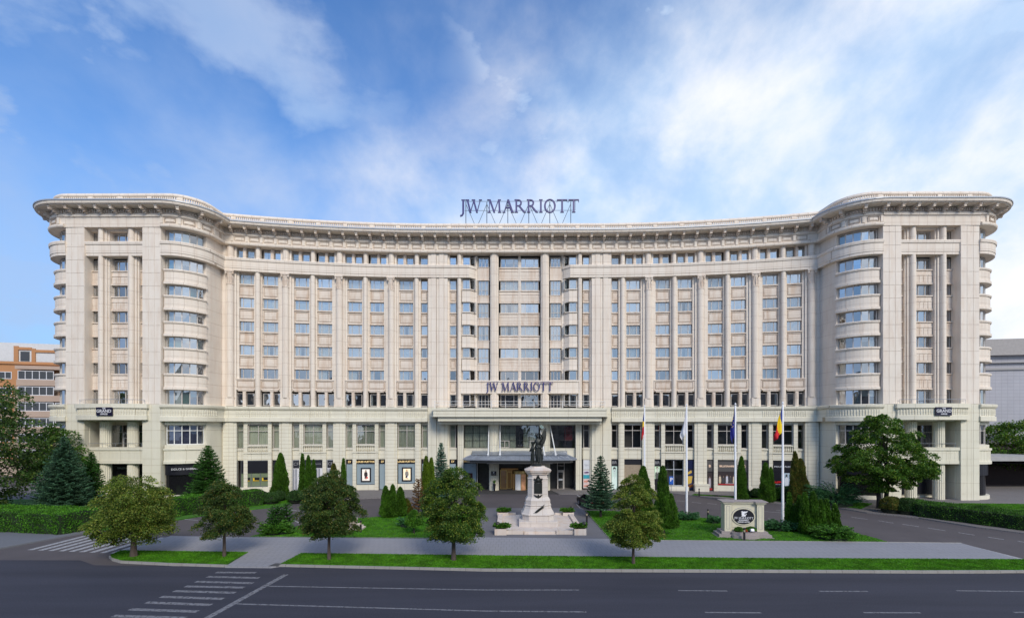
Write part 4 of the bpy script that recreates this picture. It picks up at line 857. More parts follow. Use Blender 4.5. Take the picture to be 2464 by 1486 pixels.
def worn(name,c,lo=.22,hi=.52,sc_=7.):
    m,nt,b=newmat(name); n_=nt.nodes; l=nt.links; b.inputs['Base Color'].default_value=(*c,1); b.inputs['Roughness'].default_value=.7
    n=n_.new('ShaderNodeTexNoise'); n.inputs['Scale'].default_value=sc_; n.inputs['Detail'].default_value=8; n.inputs['Roughness'].default_value=.7; ge=n_.new('ShaderNodeNewGeometry'); l.new(ge.outputs['Position'],n.inputs['Vector'])
    r=n_.new('ShaderNodeMapRange'); r.inputs[1].default_value=lo; r.inputs[2].default_value=hi; l.new(n.outputs['Fac'],r.inputs[0])
    t=n_.new('ShaderNodeBsdfTransparent'); mx=n_.new('ShaderNodeMixShader'); l.new(r.outputs[0],mx.inputs[0]); l.new(t.outputs[0],mx.inputs[1]); l.new(b.outputs[0],mx.inputs[2]); l.new(mx.outputs[0],n_['Material Output'].inputs[0]); return m
PAINT=worn('worn_road_paint',(.30,.30,.32)); PAINT2=worn('faded_road_paint',(.19,.19,.205),.22,.56,5); PAINT3=worn('drive_paint',(.36,.36,.37),.3,.5)
def sheet(name,pts,z,mat,label=None): return tag(MB().add([(x,y,z) for x,y in pts],[tuple(range(len(pts)))]).obj(name,mat),kind='structure')
def slab(name,pts,z,mat,z0=-.02): return tag(MB().prism(pts,z0,z).obj(name,mat),kind='structure')
sheet('ground',[(-2500,-300),(2500,-300),(2500,4000),(-2500,4000)],-.03,asphalt('far_ground',(.10,.10,.09),.1,.02))
EDGE=[(-400,36.0),(-30,33.6),(-28,32.4),G(542,1362),(-14.2,32.1),G(1168,1374),G(1771,1377),G(2224,1379),(40,30.5),(400,30.2)]
sheet('road',[(-400,-60)]+EDGE+[(400,-60)],0.,ROAD)
sheet('driveway',[(-400,36.0),(-30,33.6),(-28,32.4),(-14,32.1),(36,30.5),(400,30.2),(400,110),(-400,110)],-.004,DRIVE)
# stop-line side: paint marks (each a sheet of the road)
mk=MB()
def strip(m,a,b,wd,z=.004):
    d=Vector((b[0]-a[0],b[1]-a[1],0)).normalized(); n=Vector((-d.y,d.x,0))*wd/2
    m.add([(a[0]+n.x,a[1]+n.y,z),(b[0]+n.x,b[1]+n.y,z),(b[0]-n.x,b[1]-n.y,z),(a[0]-n.x,a[1]-n.y,z)],[(0,1,2,3)])
cross=[((2075,1046),(2460,1050)),((1990,1088),(2490,1100)),((1880,1135),(2430,1150)),((1780,1180),(2345,1192)),((1670,1225),(2260,1242)),((1545,1280),(2145,1300)),((1405,1335),(2030,1358)),((1245,1400),(1900,1422)),((1085,1464),(1780,1484)),((900,1545),(1640,1570))]
cv=lambda p: G(p[0]*.39031/1.55844,(1736+p[1]*.39031)/1.55844)
for a,b in cross:
    A,B=cv(a),cv(b); strip(mk,A,B,.31); 
tag(mk.obj('crosswalk',PAINT2),kind='structure')
mk=MB(); k2=lambda x,y,x0=860,y0=1736: G((x0+x*.39031)/1.55844,(y0+y*.39031)/1.55844)
strip(mk,k2(545,1066),k2(-350,1560),.34); strip(mk,k2(350,1178),k2(2460,1215),.14); strip(mk,k2(2460,1215),G(1394,1418.3),.14); strip(mk,k2(60,1348),k2(2460,1417),.14); strip(mk,k2(2460,1417),G(1411,1471),.14)
for (x0,y0),(x1,y1) in (((1632,1419.5),(1750,1420.6)),((1971,1421.3),(2088,1421.5)),((2302,1420),(2480,1422)),((1696,1472),(1832,1473)),((2078,1472.5),(2215,1473)),((2440,1472),(2600,1472))): strip(mk,G(x0,y0),G(x1,y1),.14)
tag(mk.obj('lane_markings',PAINT2),kind='structure')
mk=MB()
for i in range(9):
    x=-36.3+.88*i; strip(mk,(x,36.4-.12*i),(x+.05,41.3-.1*i),.42)
tag(mk.obj('side_crosswalk',PAINT3),kind='structure')
mk=MB()
c8=lambda x,y: k2(x,y,2880,1736)
for a,b in (((800,515),(955,537)),((1060,550),(1205,572)),((1290,583),(1450,607)),((1535,619),(1705,646)),((1830,664),(1985,688)),((2112,707),(2265,730)),((2400,745),(2560,775)),((80,450),(180,459)),((-70,458),(200,480)),((0,530),(25,534))): strip(mk,c8(*a),c8(*b),.13,.0)
c3=lambda x,y: k2(x,y,1800,1736)
for a,b in (((1885,358),(1975,367)),((2035,371),(2125,382)),((2185,384),(2275,393)),((1550-620,300),(980,335)),((925,390),(985,452)),((925,389),(1000,390)),((1290,408),(1350,415)),((1170,440),(1205,455)),((1400,385),(1460,392))): strip(mk,c3(*a),c3(*b),.13,.0)
for a,b in (((490,437),(720,461)),((600,543),(640,543)),((610,545),(680,572)),((1465,455),(1500,515)),((1735,325),(1790,330)),((1700,369),(1775,369))): strip(mk,k2(*a),k2(*b),.15,.0)
strip(mk,G(411,1246),G(476,1250.5),.13,0.); strip(mk,c8(1915,788),c8(2460,925),.4,0.); strip(mk,G(403,1303),G(455,1293),.2,0.)
tag(mk.obj('driveway_markings',PAINT3),kind='structure')
ZS=.12
slab('sidewalk',[G(410.6,1291),G(591.7,1293.8),G(1035,1297.6),(-3.1,40.3),(7.95,39.7),G(1568,1302),G(1771,1303.6),G(2136,1306.7),G(2314,1308.7),(35.2,33.6),(33,33.2),(20,33.3),(-3,33.9),(-15,34.6),(-28.9,35.8)],.10,PAVE)
slab('sidewalk_ramp',[G(597,1331),G(724.6,1333),G(674.5,1362.6),G(652,1366),G(542,1365)],.102,PAVE)
slab('forecourt_path',[(-3.1,40.2),(7.95,39.6),(7.9,54.5),(-3.1,54.5)],.104,asphalt('forecourt_asphalt',(.145,.143,.155),.12,.4,(1,1,1)))
def kerb(name,pts,z=.13,w_=.16):
    m=MB()
    for a,b in zip(pts,pts[1:]):
        d=Vector((b[0]-a[0],b[1]-a[1])).normalized(); n=Vector((-d.y,d.x))*w_
        m.prism([a,b,(b[0]+n.x,b[1]+n.y),(a[0]+n.x,a[1]+n.y)],-.02,z)
    return tag(m.obj(name,KERB),kind='structure')
V1=[G(290.5,1327.4),G(597.3,1331.4),G(542,1362),G(400,1357.5),G(290,1352),G(268,1345),G(266,1338)]
V2=[G(724.6,1333.8),G(1167.8,1339.4),G(1771,1345.6),G(2449,1349),(60,33.0),(60,31.0),G(2224,1376),G(1771,1374),G(1168,1371.5),G(674.5,1360.6)]
kerb('kerb',[(70,30.9),G(2224,1378),G(1771,1376),G(1168,1373.5),G(674.5,1362.6)][::-1],.14,.17); kerb('kerb',[G(262,1341),G(270,1348.5),G(290,1354),G(400,1359.5),G(545,1364)],.14,.17)
LL=[G(600,1294),G(677,1276),G(727,1266),G(800,1256),G(862,1249),G(957,1241.7),(-8,50.5),(-3.15,51.2),(-3.15,39.9),G(1035,1297.2)]
RL=[(7.95,52.6),G(1478,1231),G(1560,1240),G(1640,1246),G(1710,1249),G(1850,1257),G(1960,1270),G(2080,1290),G(2136,1306.5),G(1771,1303.3),G(1568,1301.7),(7.95,39.3)]
kerb('lawn_edge',[LL[-1],LL[0]][::-1],.13,.1); kerb('lawn_edge',[(7.95,39.0),(7.95,52.6)][::-1],.13,.1); kerb('lawn_edge',[G(1530,1301.9),G(1771,1303.8),G(2136,1306.9),G(2314,1308.9)],.13,.1)
HB=[(-64,51),(-58,49),(-39,41.9),(-34.5,44.3),(-33.2,47.5),(-31.2,52),(-26.5,56),(-26.5,61),(-64,61)]
BL=[G(400,1249),G(478,1239.5),G(598,1223),G(727,1207.3),G(800,1203)]
BS=[G(1617,1187),G(1737,1200.8),G(1842.6,1209.6),G(1900,1216),G(2010.8,1221.6),G(2086,1234),G(2211,1246.7),G(2348.8,1269),G(2464,1284),(52,40.5),(75,36),(140,36),(140,75),(5,73),(6.4,66.0)]
slab('sidewalk_by_hotel',[(-140,75),(-140,58),(-66,47.6),(-46.5,38.9),(-40.0,39.4),G(145,1290),G(225,1279),G(300,1266)]+BL+[G(860,1200.3),(-16,62.8),(-9,64.6),(-8.3,66),(-5,73)],.10,PAVE2)
slab('sidewalk_by_hotel',BS,.10,PAVE2); slab('entrance_apron',[(-6,66.3),(9,66.3),(9.2,73),(-6.2,73)],.04,asphalt('dark_apron',(.06,.058,.06),.1))
slab('street_sidewalk',[G(-200,1345),G(0,1321),G(225,1279),G(160,1284),G(0,1277),(-70,46)],.11,asphalt('pale_sidewalk',(.15,.155,.17),.1))
slab('grass_bed',HB,.115,GRASSB)
BED=[G(560,1226),G(660,1216),G(740,1205.5),G(780,1203),(-25.5,63.8),(-34.5,62)]; slab('grass_bed',BED,.125,GRASSB)
BED2=[G(1672,1189.5),G(1737,1196),G(1842,1205.5),G(1960,1213.5),G(2050,1223),G(2072,1226),G(2100,1213),(39,60.2),(31,62.5),(24,64.6)]; slab('grass_bed',BED2,.125,GRASSB)
BED3=[G(2118,1228.5),G(2200,1239),G(2290,1253),G(2464,1277),(52,43),(60,45),(62,57.0),G(2330,1212.5),G(2180,1215),G(2127,1216)]; slab('grass_bed',BED3,.125,GRASSB)
for nm,p in (('lawn',LL),('lawn',RL),('verge',V1),('verge',V2)): slab(nm,p,.125,GRASSB)
# ------------------------------------------------------------------ foliage
def leafmat(name,cols,tr=.3,rough=.55,gain=1.75):
    cols=[(p,tuple(min(.6,v*g_*gain) for v,g_ in zip(c,(.95,1.12,.85)))) for p,c in cols]
    m,nt,b=newmat(name); n_=nt.nodes; l=nt.links; b.inputs['Roughness'].default_value=rough; b.inputs['Specular IOR Level'].default_value=.3
    ge=n_.new('ShaderNodeNewGeometry'); cr=n_.new('ShaderNodeValToRGB'); l.new(ge.outputs['Random Per Island'],cr.inputs[0])
    e=cr.color_ramp.elements; e[0].position=cols[0][0]; e[0].color=(*cols[0][1],1); e[1].position=cols[-1][0]; e[1].color=(*cols[-1][1],1)
    for p,c in cols[1:-1]: x=e.new(p); x.color=(*c,1)
    n=n_.new('ShaderNodeTexNoise'); n.inputs['Scale'].default_value=1.1; l.new(ge.outputs['Position'],n.inputs['Vector'])
    r=n_.new('ShaderNodeMapRange'); r.inputs[1].default_value=.35; r.inputs[2].default_value=.65; r.inputs[3].default_value=.72; r.inputs[4].default_value=1.25; l.new(n.outputs['Fac'],r.inputs[0])
    x=n_.new('ShaderNodeMix'); x.data_type='RGBA'; x.blend_type='MULTIPLY'; x.inputs['Factor'].default_value=1; l.new(cr.outputs[0],x.inputs['A']); l.new(r.outputs[0],x.inputs['B']); l.new(x.outputs['Result'],b.inputs['Base Color'])
    t=n_.new('ShaderNodeBsdfTranslucent'); l.new(x.outputs['Result'],t.inputs[0]); mx=n_.new('ShaderNodeMixShader'); mx.inputs[0].default_value=tr; l.new(b.outputs[0],mx.inputs[1]); l.new(t.outputs[0],mx.inputs[2]); l.new(mx.outputs[0],n_['Material Output'].inputs[0]); return m
LIN=leafmat('linden_leaves',[(0,(.018,.040,.008)),(.55,(.035,.068,.012)),(.80,(.07,.095,.015)),(.9,(.13,.14,.025)),(1,(.20,.19,.035))])
LIN2=leafmat('linden_leaves_yellowing',[(0,(.035,.058,.010)),(.45,(.065,.090,.014)),(.72,(.10,.115,.018)),(.86,(.15,.145,.03)),(1,(.21,.18,.05))])
LIN3=leafmat('linden_leaves_dark',[(0,(.016,.034,.008)),(.55,(.030,.052,.012)),(.85,(.06,.07,.016)),(1,(.13,.09,.025))])
MAP=leafmat('maple_leaves',[(0,(.015,.038,.005)),(.6,(.035,.07,.008)),(.9,(.06,.10,.01)),(1,(.14,.14,.02))],gain=2.0)
DARKT=leafmat('dark_tree_leaves',[(0,(.012,.026,.007)),(.6,(.022,.042,.010)),(.95,(.045,.06,.014)),(1,(.12,.11,.03))],gain=2.5)
SPR=leafmat('spruce_needles',[(0,(.012,.030,.018)),(.6,(.030,.060,.040)),(1,(.06,.105,.075))],.1)
SPRB=leafmat('blue_spruce_needles',[(0,(.02,.045,.035)),(.6,(.05,.09,.075)),(1,(.11,.17,.15))],.1)
SPRG=leafmat('green_conifer',[(0,(.010,.032,.006)),(.6,(.022,.06,.010)),(1,(.04,.09,.016))],.15)
THU=leafmat('thuja_foliage',[(0,(.014,.036,.004)),(.6,(.032,.072,.006)),(1,(.06,.115,.012))],.2)
THUB=leafmat('browning_thuja_foliage',[(0,(.02,.04,.006)),(.5,(.05,.06,.01)),(1,(.13,.07,.02))],.2)
BRN=leafmat('dead_brown_foliage',[(0,(.08,.035,.018)),(.6,(.16,.07,.035)),(1,(.25,.13,.07))],.2,gain=1.1)
JUN=leafmat('juniper_foliage',[(0,(.012,.04,.016)),(.6,(.03,.085,.035)),(1,(.06,.13,.06))],.15)
JUNG=leafmat('bright_juniper_foliage',[(0,(.015,.045,.006)),(.6,(.035,.09,.010)),(1,(.07,.14,.015))],.2)
BOX=leafmat('box_foliage',[(0,(.008,.022,.006)),(.6,(.016,.038,.010)),(1,(.035,.06,.015))],.1)
HED=leafmat('hedge_foliage',[(0,(.014,.042,.004)),(.6,(.028,.080,.006)),(1,(.06,.14,.010))],.25,gain=2.3)
GRS=leafmat('grass_blades',[(0,(.032,.11,.004)),(.6,(.06,.17,.006)),(1,(.10,.21,.012))],.3,gain=1.35)
BARK=M_('bark',(.085,.065,.055),.9,noise=.3,nscale=6,bump=.8,bscale=25,stretch=(1,1,.2)); BARKD=M_('dark_bark',(.035,.028,.024),.9,bump=.5)
def nrm(a): return a/np.maximum(np.linalg.norm(a,axis=1,keepdims=True),1e-6)
def quads(c,d,s,w_,rng,name,mat,parent,extra=None):
    """one diamond leaf per row: centre c, long direction d, half length s, half width w_"""
    n=len(c); d=nrm(d); r=nrm(np.cross(d,rng.normal(size=(n,3)))); s=s[:,None]; w_=w_[:,None]
    nn=np.cross(d,r)
    v=np.stack([c-d*s,c+r*w_+nn*w_*.25,c+d*s,c-r*w_+nn*w_*.25],1).reshape(-1,3)
    me=bpy.data.meshes.new(name); me.vertices.add(4*n); me.vertices.foreach_set('co',v.astype(np.float32).ravel())
    me.loops.add(4*n); me.loops.foreach_set('vertex_index',np.arange(4*n,dtype=np.int32)); me.polygons.add(n); me.polygons.foreach_set('loop_start',np.arange(0,4*n,4,dtype=np.int32)); me.polygons.foreach_set('loop_total',np.full(n,4,dtype=np.int32))
    me.materials.append(mat); me.update(calc_edges=True); return put(name,me,parent)
def broad(name,x,y,h,zb,prof,wd,mat,label,cat='tree',seed=1,ncl=150,per=70,leaf=.11,trunk=.14,z0=.1,clr=.30,bark=None,stems=1,lean=0.,group=None,squash=1.):
    """prof: list of (t,radius share) from crown bottom to top"""
    rng=np.random.default_rng(seed); rr=random.Random(seed); root=empty(name,T(x,y,z0),label,cat,group)
    ts=np.array([p[0] for p in prof]); rs=np.array([p[1] for p in prof])*wd/2
    t=rng.random(ncl*3); w8=np.interp(t,ts,rs)**1.2; keep=rng.random(ncl*3)<w8/w8.max(); t=t[keep][:ncl]; n=len(t)
    a=rng.random(n)*2*PI; lob=1+.10*np.sin(a*3+seed)+.12*np.sin(a*5+t*9+seed*2)
    q=rng.random(n)**.42*.97; R_=np.interp(t,ts,rs)*lob
    c=np.stack([np.cos(a)*R_*q,np.sin(a)*R_*q*squash,zb+t*(h-zb)],1)
    c[:,0]-=c[:,0].mean()*.9; c[:,1]-=c[:,1].mean()*.9
    outd=nrm(np.stack([np.cos(a)*q,np.sin(a)*q,(t-.35)*.8],1))
    cr=clr*(.6+.8*rng.random(n))
    cc=np.repeat(c,per,0); oo=np.repeat(outd,per,0); cr=np.repeat(cr,per); m_=len(cc)
    dv=nrm(rng.normal(size=(m_,3))+oo*.75+np.array([0,0,.55])); rad=rng.random(m_)**.33
    lump=.8+.4*rng.random(m_)
    off=dv*(rad*lump)[:,None]*np.stack([cr*1.9,cr*1.9,cr*.85],1); off[:,2]-=.35*(off[:,0]**2+off[:,1]**2)/np.maximum(cr,.05)*.5
    p=cc+off; d=dv*np.array([1,1,.2])+rng.normal(size=(m_,3))*.45+np.array([0,0,-.3])
    s=leaf*(.7+.6*rng.random(m_)); p[:,2]=np.maximum(p[:,2],zb-.15)
    quads(p,d,s,s*.62,rng,'crown',mat,root)
    m=MB()
    for k in range(stems):
        sx=(k-(stems-1)/2)*trunk*3; lx=lean+(k-(stems-1)/2)*.5
        top=h*.72; P_=[(sx,0,0),(sx*1.05+rr.uniform(-.03,.03),0,zb*.5),(sx*1.2+lx*.3,0,zb),(sx*1.2+lx*.7,.0,(zb+top)/2),(lx,0,top)]
        m.tube(P_,[trunk*1.25,trunk*.95,trunk*.85,trunk*.5,trunk*.15],8)
        for i in range(0,n,max(1,n//16)):
            b=c[i]; hz=min(zb+.1+(b[2]-zb)*.55,top*.9); m.tube([(sx+lx*.3,0,hz),((b[0]+sx)*.5,b[1]*.5,(hz+b[2])/2+.1),tuple(b)],[trunk*.38,trunk*.22,trunk*.07],5)
    m.obj('trunk',bark or BARK,root); return root
OV=[(0,.35),(.12,.78),(.35,1.),(.6,.9),(.82,.55),(1,.08)]
WIDE=[(0,.35),(.12,.85),(.3,1.),(.5,.92),(.7,.76),(.88,.5),(1,.25)]
PYR=[(0,.45),(.1,.9),(.3,1.),(.5,.78),(.7,.62),(.88,.36),(1,.05)]
def tp(vx,vy): x,y=G(vx,vy,.12); return x,y
broad('linden_tree',*tp(322,1338),5.7,1.15,WIDE,4.8,LIN2,'wide yellowing linden tree, leftmost of the street trees, on the short grass verge',seed=3,ncl=135,per=350,leaf=.056,clr=.36,trunk=.2,group='street trees on the grass verges')
broad('linden_tree',*tp(539.6,1338),5.4,1.55,PYR,3.1,LIN3,'small dark browning linden tree at the right end of the short verge',seed=5,ncl=105,per=320,leaf=.052,clr=.28,trunk=.11,group='street trees on the grass verges')
broad('linden_tree',*tp(792,1345.6),6.1,1.6,OV,4.1,LIN3,'dark round linden tree on a thin trunk, left end of the long verge',seed=8,ncl=145,per=330,leaf=.052,clr=.30,trunk=.11,group='street trees on the grass verges')
broad('linden_tree',*tp(1091.5,1347),6.5,1.25,OV,4.0,LIN,'full green linden tree with pale tips, left of the monument',seed=12,ncl=165,per=350,leaf=.054,clr=.28,trunk=.15,group='street trees on the grass verges')
broad('linden_tree',*tp(1524.4,1355.6),6.05,1.35,PYR,3.6,LIN2,'pointed yellow green linden tree on the verge, right of the monument',seed=14,ncl=135,per=340,leaf=.051,clr=.24,trunk=.10,group='street trees on the grass verges')
broad('maple_tree',*tp(2123.5,1222),10.3,2.1,[(0,.2),(.1,.6),(.22,.95),(.38,1.),(.52,.82),(.7,.6),(.86,.42),(1,.2)],9.8,MAP,'large spreading dark green tree with two trunks in front of the right tower',seed=21,ncl=250,per=250,leaf=.09,clr=.40,trunk=.24,stems=2,bark=BARKD)
# left and right background trees
broad('birch_tree',-57.5,50.5,15.2,.8,[(0,.6),(.2,.9),(.45,1.),(.7,.8),(.9,.5),(1,.1)],13.,DARKT,'big dark drooping birch at the left edge of the photograph',seed=31,ncl=420,per=85,leaf=.13,clr=.7,trunk=.28)
broad('linden_tree',-55.5,58.5,9.6,2.,OV,6.5,leafmat('mid_green_leaves',[(0,(.02,.045,.008)),(.6,(.04,.08,.012)),(1,(.08,.12,.02))]),'mid green tree behind the blue spruce, against the left tower',seed=33,ncl=160,per=70,leaf=.12,clr=.5,trunk=.2)
broad('maple_tree',83,80,9.9,2.2,OV,14.,MAP,'dark green tree behind the low wall, right of the right tower',seed=35,ncl=260,per=80,leaf=.16,clr=.75,trunk=.25)
broad('maple_tree',98,78,10.2,2.2,OV,14.,MAP,'dark green tree at the right edge of the photograph',seed=36,ncl=240,per=80,leaf=.16,clr=.75,trunk=.25)
def spruce(name,x,y,h,wd,mat,label,seed,zb=.3,group=None,dens=1.,step=.24,pw=.85,droop=.16):
    rng=np.random.default_rng(seed); root=empty(name,T(x,y,.1),label,'tree',group); C=[];D=[]; tw=MB(); tw.tube([(0,0,0),(0,0,h*.5),(0,0,h*.98)],[.03*h**.6+.05,.05,.012],7)
    z=zb
    while z<h-.08:
        f=1-(z-zb)/(h-zb); Lr=wd/2*f**pw; nb=max(4,int(11*dens*(.35+f)))
        a0=rng.random()*6.28
        for k in range(nb):
            a=a0+k*2*PI/nb+rng.normal()*.12; l=Lr*(.72+.38*rng.random())+.08; n=max(3,int(l/.075)); u=np.linspace(.08,1,n)
            bx=np.cos(a)*l*u; by=np.sin(a)*l*u; bz=z-droop*l*u+(.20*l)*u**2.4+rng.normal()*.03
            wdt=.27*l*(1-u)**.6*(u*3).clip(0,1)+.05
            for s_ in (-1,1,-1,1,-1,1):
                q=rng.random(n)*wdt*s_; C.append(np.stack([bx-np.sin(a)*q,by+np.cos(a)*q,bz-abs(q)*.25+rng.normal(size=n)*.03],1)); D.append(np.stack([np.cos(a)-np.sin(a)*s_*.8+rng.normal(size=n)*.2,np.sin(a)+np.cos(a)*s_*.8+rng.normal(size=n)*.2,rng.normal(size=n)*.25-.1],1))
        z+=step*(.6+.5*f)
    C=np.concatenate(C); D=np.concatenate(D); s=.085*(.7+.6*rng.random(len(C))); quads(C,D,s,s*.42,rng,'foliage',mat,root); tw.obj('trunk',BARKD,root); return root
spruce('spruce_tree',-46.6,50.3,8.2,6.6,SPR,'large blue green spruce with layered branches behind the left hedge',41,dens=1.25,step=.22)
spruce('spruce_tree',*tp(220,1222),6.5,3.6,SPRG,'slender green spruce standing right of the large blue green spruce',42,zb=.8)
spruce('cypress_tree',-35.7,56.8,7.1,5.3,SPRG,'bushy dark green conifer in front of the left tower shop window',43,zb=.6,pw=.75,dens=1.2)
spruce('spruce_tree',*tp(1445,1243),6.35,3.8,SPR,'narrow layered spruce beside the parked black car, right of the monument',44,zb=1.1,step=.27)
spruce('spruce_tree',-8.5,58.,7.3,3.4,SPRB,'pale silver blue spruce behind the green linden, left of the canopy',45,zb=.5,dens=.9)
def thuja(name,x,y,h,wd,mat,label,seed,tops=((0,0,1.,1.),),zb=.1,group=None,brown=None,cat='tree'):
    rng=np.random.default_rng(seed); root=empty(name,T(x,y,.1),label,cat,group); C=[];D=[];C2=[];D2=[]
    core=MB()
    for tx,ty,th,tw_ in tops:
        H=h*th; W=wd/2*tw_; n=int(1500*H*W*1.1)+500
        t=rng.random(n)**.9; a=rng.random(n)*2*PI; r=W*np.minimum(1,(t*6+.5))*np.clip(1-t,0,1)**.55*(1.12-.12*t)
        lump=1+.14*np.sin(a*3+t*13+seed)+.1*np.sin(a*5-t*21+tx*5)+.05*rng.normal(size=n)
        r=r*lump; c=np.stack([tx+np.cos(a)*r,ty+np.sin(a)*r,zb+t*(H-zb)],1)
        k=5; cc=np.repeat(c,k,0)+rng.normal(size=(n*k,3))*.045; aa=np.repeat(a,k); d=np.stack([np.cos(aa)*.55,np.sin(aa)*.55,np.full(n*k,1.)],1)+rng.normal(size=(n*k,3))*.35
        C.append(cc);D.append(d)
        core.loft([[(tx+np.cos(2*PI*i/9)*W*f_*.82,ty+np.sin(2*PI*i/9)*W*f_*.82,zb+(H-zb)*z_) for i in range(9)] for z_,f_ in ((0.02,.4),(.15,.85),(.4,.78),(.7,.5),(.95,.1))])
    C=np.concatenate(C);D=np.concatenate(D); s=.055*(.7+.7*rng.random(len(C)))
    o=quads(C,D,s,s*.5,rng,'foliage',mat,root)
    if brown:
        k=rng.random(len(C)); 
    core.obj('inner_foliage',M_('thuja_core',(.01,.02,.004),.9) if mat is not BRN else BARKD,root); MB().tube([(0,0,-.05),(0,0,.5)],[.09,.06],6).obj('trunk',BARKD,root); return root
th_='clipped conical cypresses by the hotel front'
def tj(vx,vyb,vtop,vw,mat,label,seed,y=None,**k):
    if y is None: x,y=G(vx,vyb,.12)
    else: x=(vx-1232)*y/FV
    h=CH-(vtop-1025)*y/FV-.1; return thuja('thuja_tree',x,y,h,vw*y/FV,mat,label,seed,**k)
tj(675,0,1090,36,THU,'tall green cypress beside the green shop panels, leftmost of the row at the left wing',51,y=61.,group=th_)
tj(727.5,0,1091,15,THU,'slim green cypress, left one of three close together before the striped window',52,y=62.,group=th_)
tj(742,0,1096,18,THU,'slim green cypress, middle one of three before the striped window',53,y=61.5,group=th_)
tj(755,0,1106,14,THU,'shorter slim cypress, right one of three before the striped window',54,y=61.8,group=th_)
tj(803,0,1115,26,THUB,'browning cypress showing above the dark round linden',55,y=60.5,group=th_)
tj(826.5,0,1103,14,THU,'thin pale green cypress left of the first gold lettered window',56,y=62.5,group=th_)
tj(1031,0,1098,30,leafmat('light_thuja',[(0,(.03,.05,.005)),(.6,(.065,.095,.008)),(1,(.12,.15,.015))],.2),'tall light green twin topped cypress behind the green linden',57,y=52.,tops=((-.25,0,1.,.8),(.3,0,.97,.75),(0,.1,.85,1.)))
tj(936,1243,1166,36,THU,'dark green cypress with two tips on the left lawn',58,tops=((-.35,0,.96,.62),(.38,0,1.,.6),(0,0,.8,1.)))
tj(963,1241,1172,29,THU,'dark green single cypress right of the twin tipped one on the left lawn',59)
tj(978,1235,1200,26,THUB,'small brown green round cypress near the dead one on the left lawn',60,cat='shrub')
r_=spruce('dead_conifer',*G(1007,1243,.12),3.9,1.5,BRN,'brown dead conifer with sparse twigs on the left lawn',61,zb=.9,dens=.45,step=.3,pw=.5,droop=-.2)
tj(996,1283,1228,38,JUNG,'small bushy green tree on a short dark trunk, left of the green linden',62,cat='tree',zb=.8)
tj(1548,0,1122,44,THU,'cypress partly hidden behind the pointed yellow green linden',63,y=46.5)
tj(1598,1288,1122,52,THU,'tallest columnar cypress on the right lawn with a bulging lower right side',64,tops=((-.1,0,1.,.66),(.55,0,.60,.62),(-.5,.2,.5,.5)),zb=.7)
tj(1784,0,1098,24,THU,'slender cypress right of the third flagpole, by the copper lettered window',65,y=58.,group=th_)
tj(1845,0,1113,34,THU,'cypress with two tips left of the blue fashion poster',66,y=58.5,group=th_,tops=((-.15,0,1.,.8),(.5,.0,.88,.5)))
tj(1920,0,1086,48,THUB,'half brown cypress in front of the black white lettered shop',67,y=57.5,group=th_,tops=((-.35,0,1.,.5),(.3,0,.86,.75)))
tg='cypress clump at the right flagpole'
tj(1914,1275,1186,42,THU,'left clump of dark cypresses behind the right flagpole shrub',68,group=tg,tops=((-.5,.1,1.,.42),(.35,0,.93,.45),(-.1,-.2,.72,.6)))
tj(1957,1285,1183,56,THU,'middle and tallest of the cypress clumps near the right flagpole',69,group=tg,tops=((-.65,.1,.97,.4),(0,0,1.,.5),(.55,-.1,.82,.42)))
tj(1998,1277,1202,44,THU,'right clump of dark cypresses near the right flagpole',70,group=tg,tops=((-.3,.1,1.,.5),(.4,0,.86,.5)))
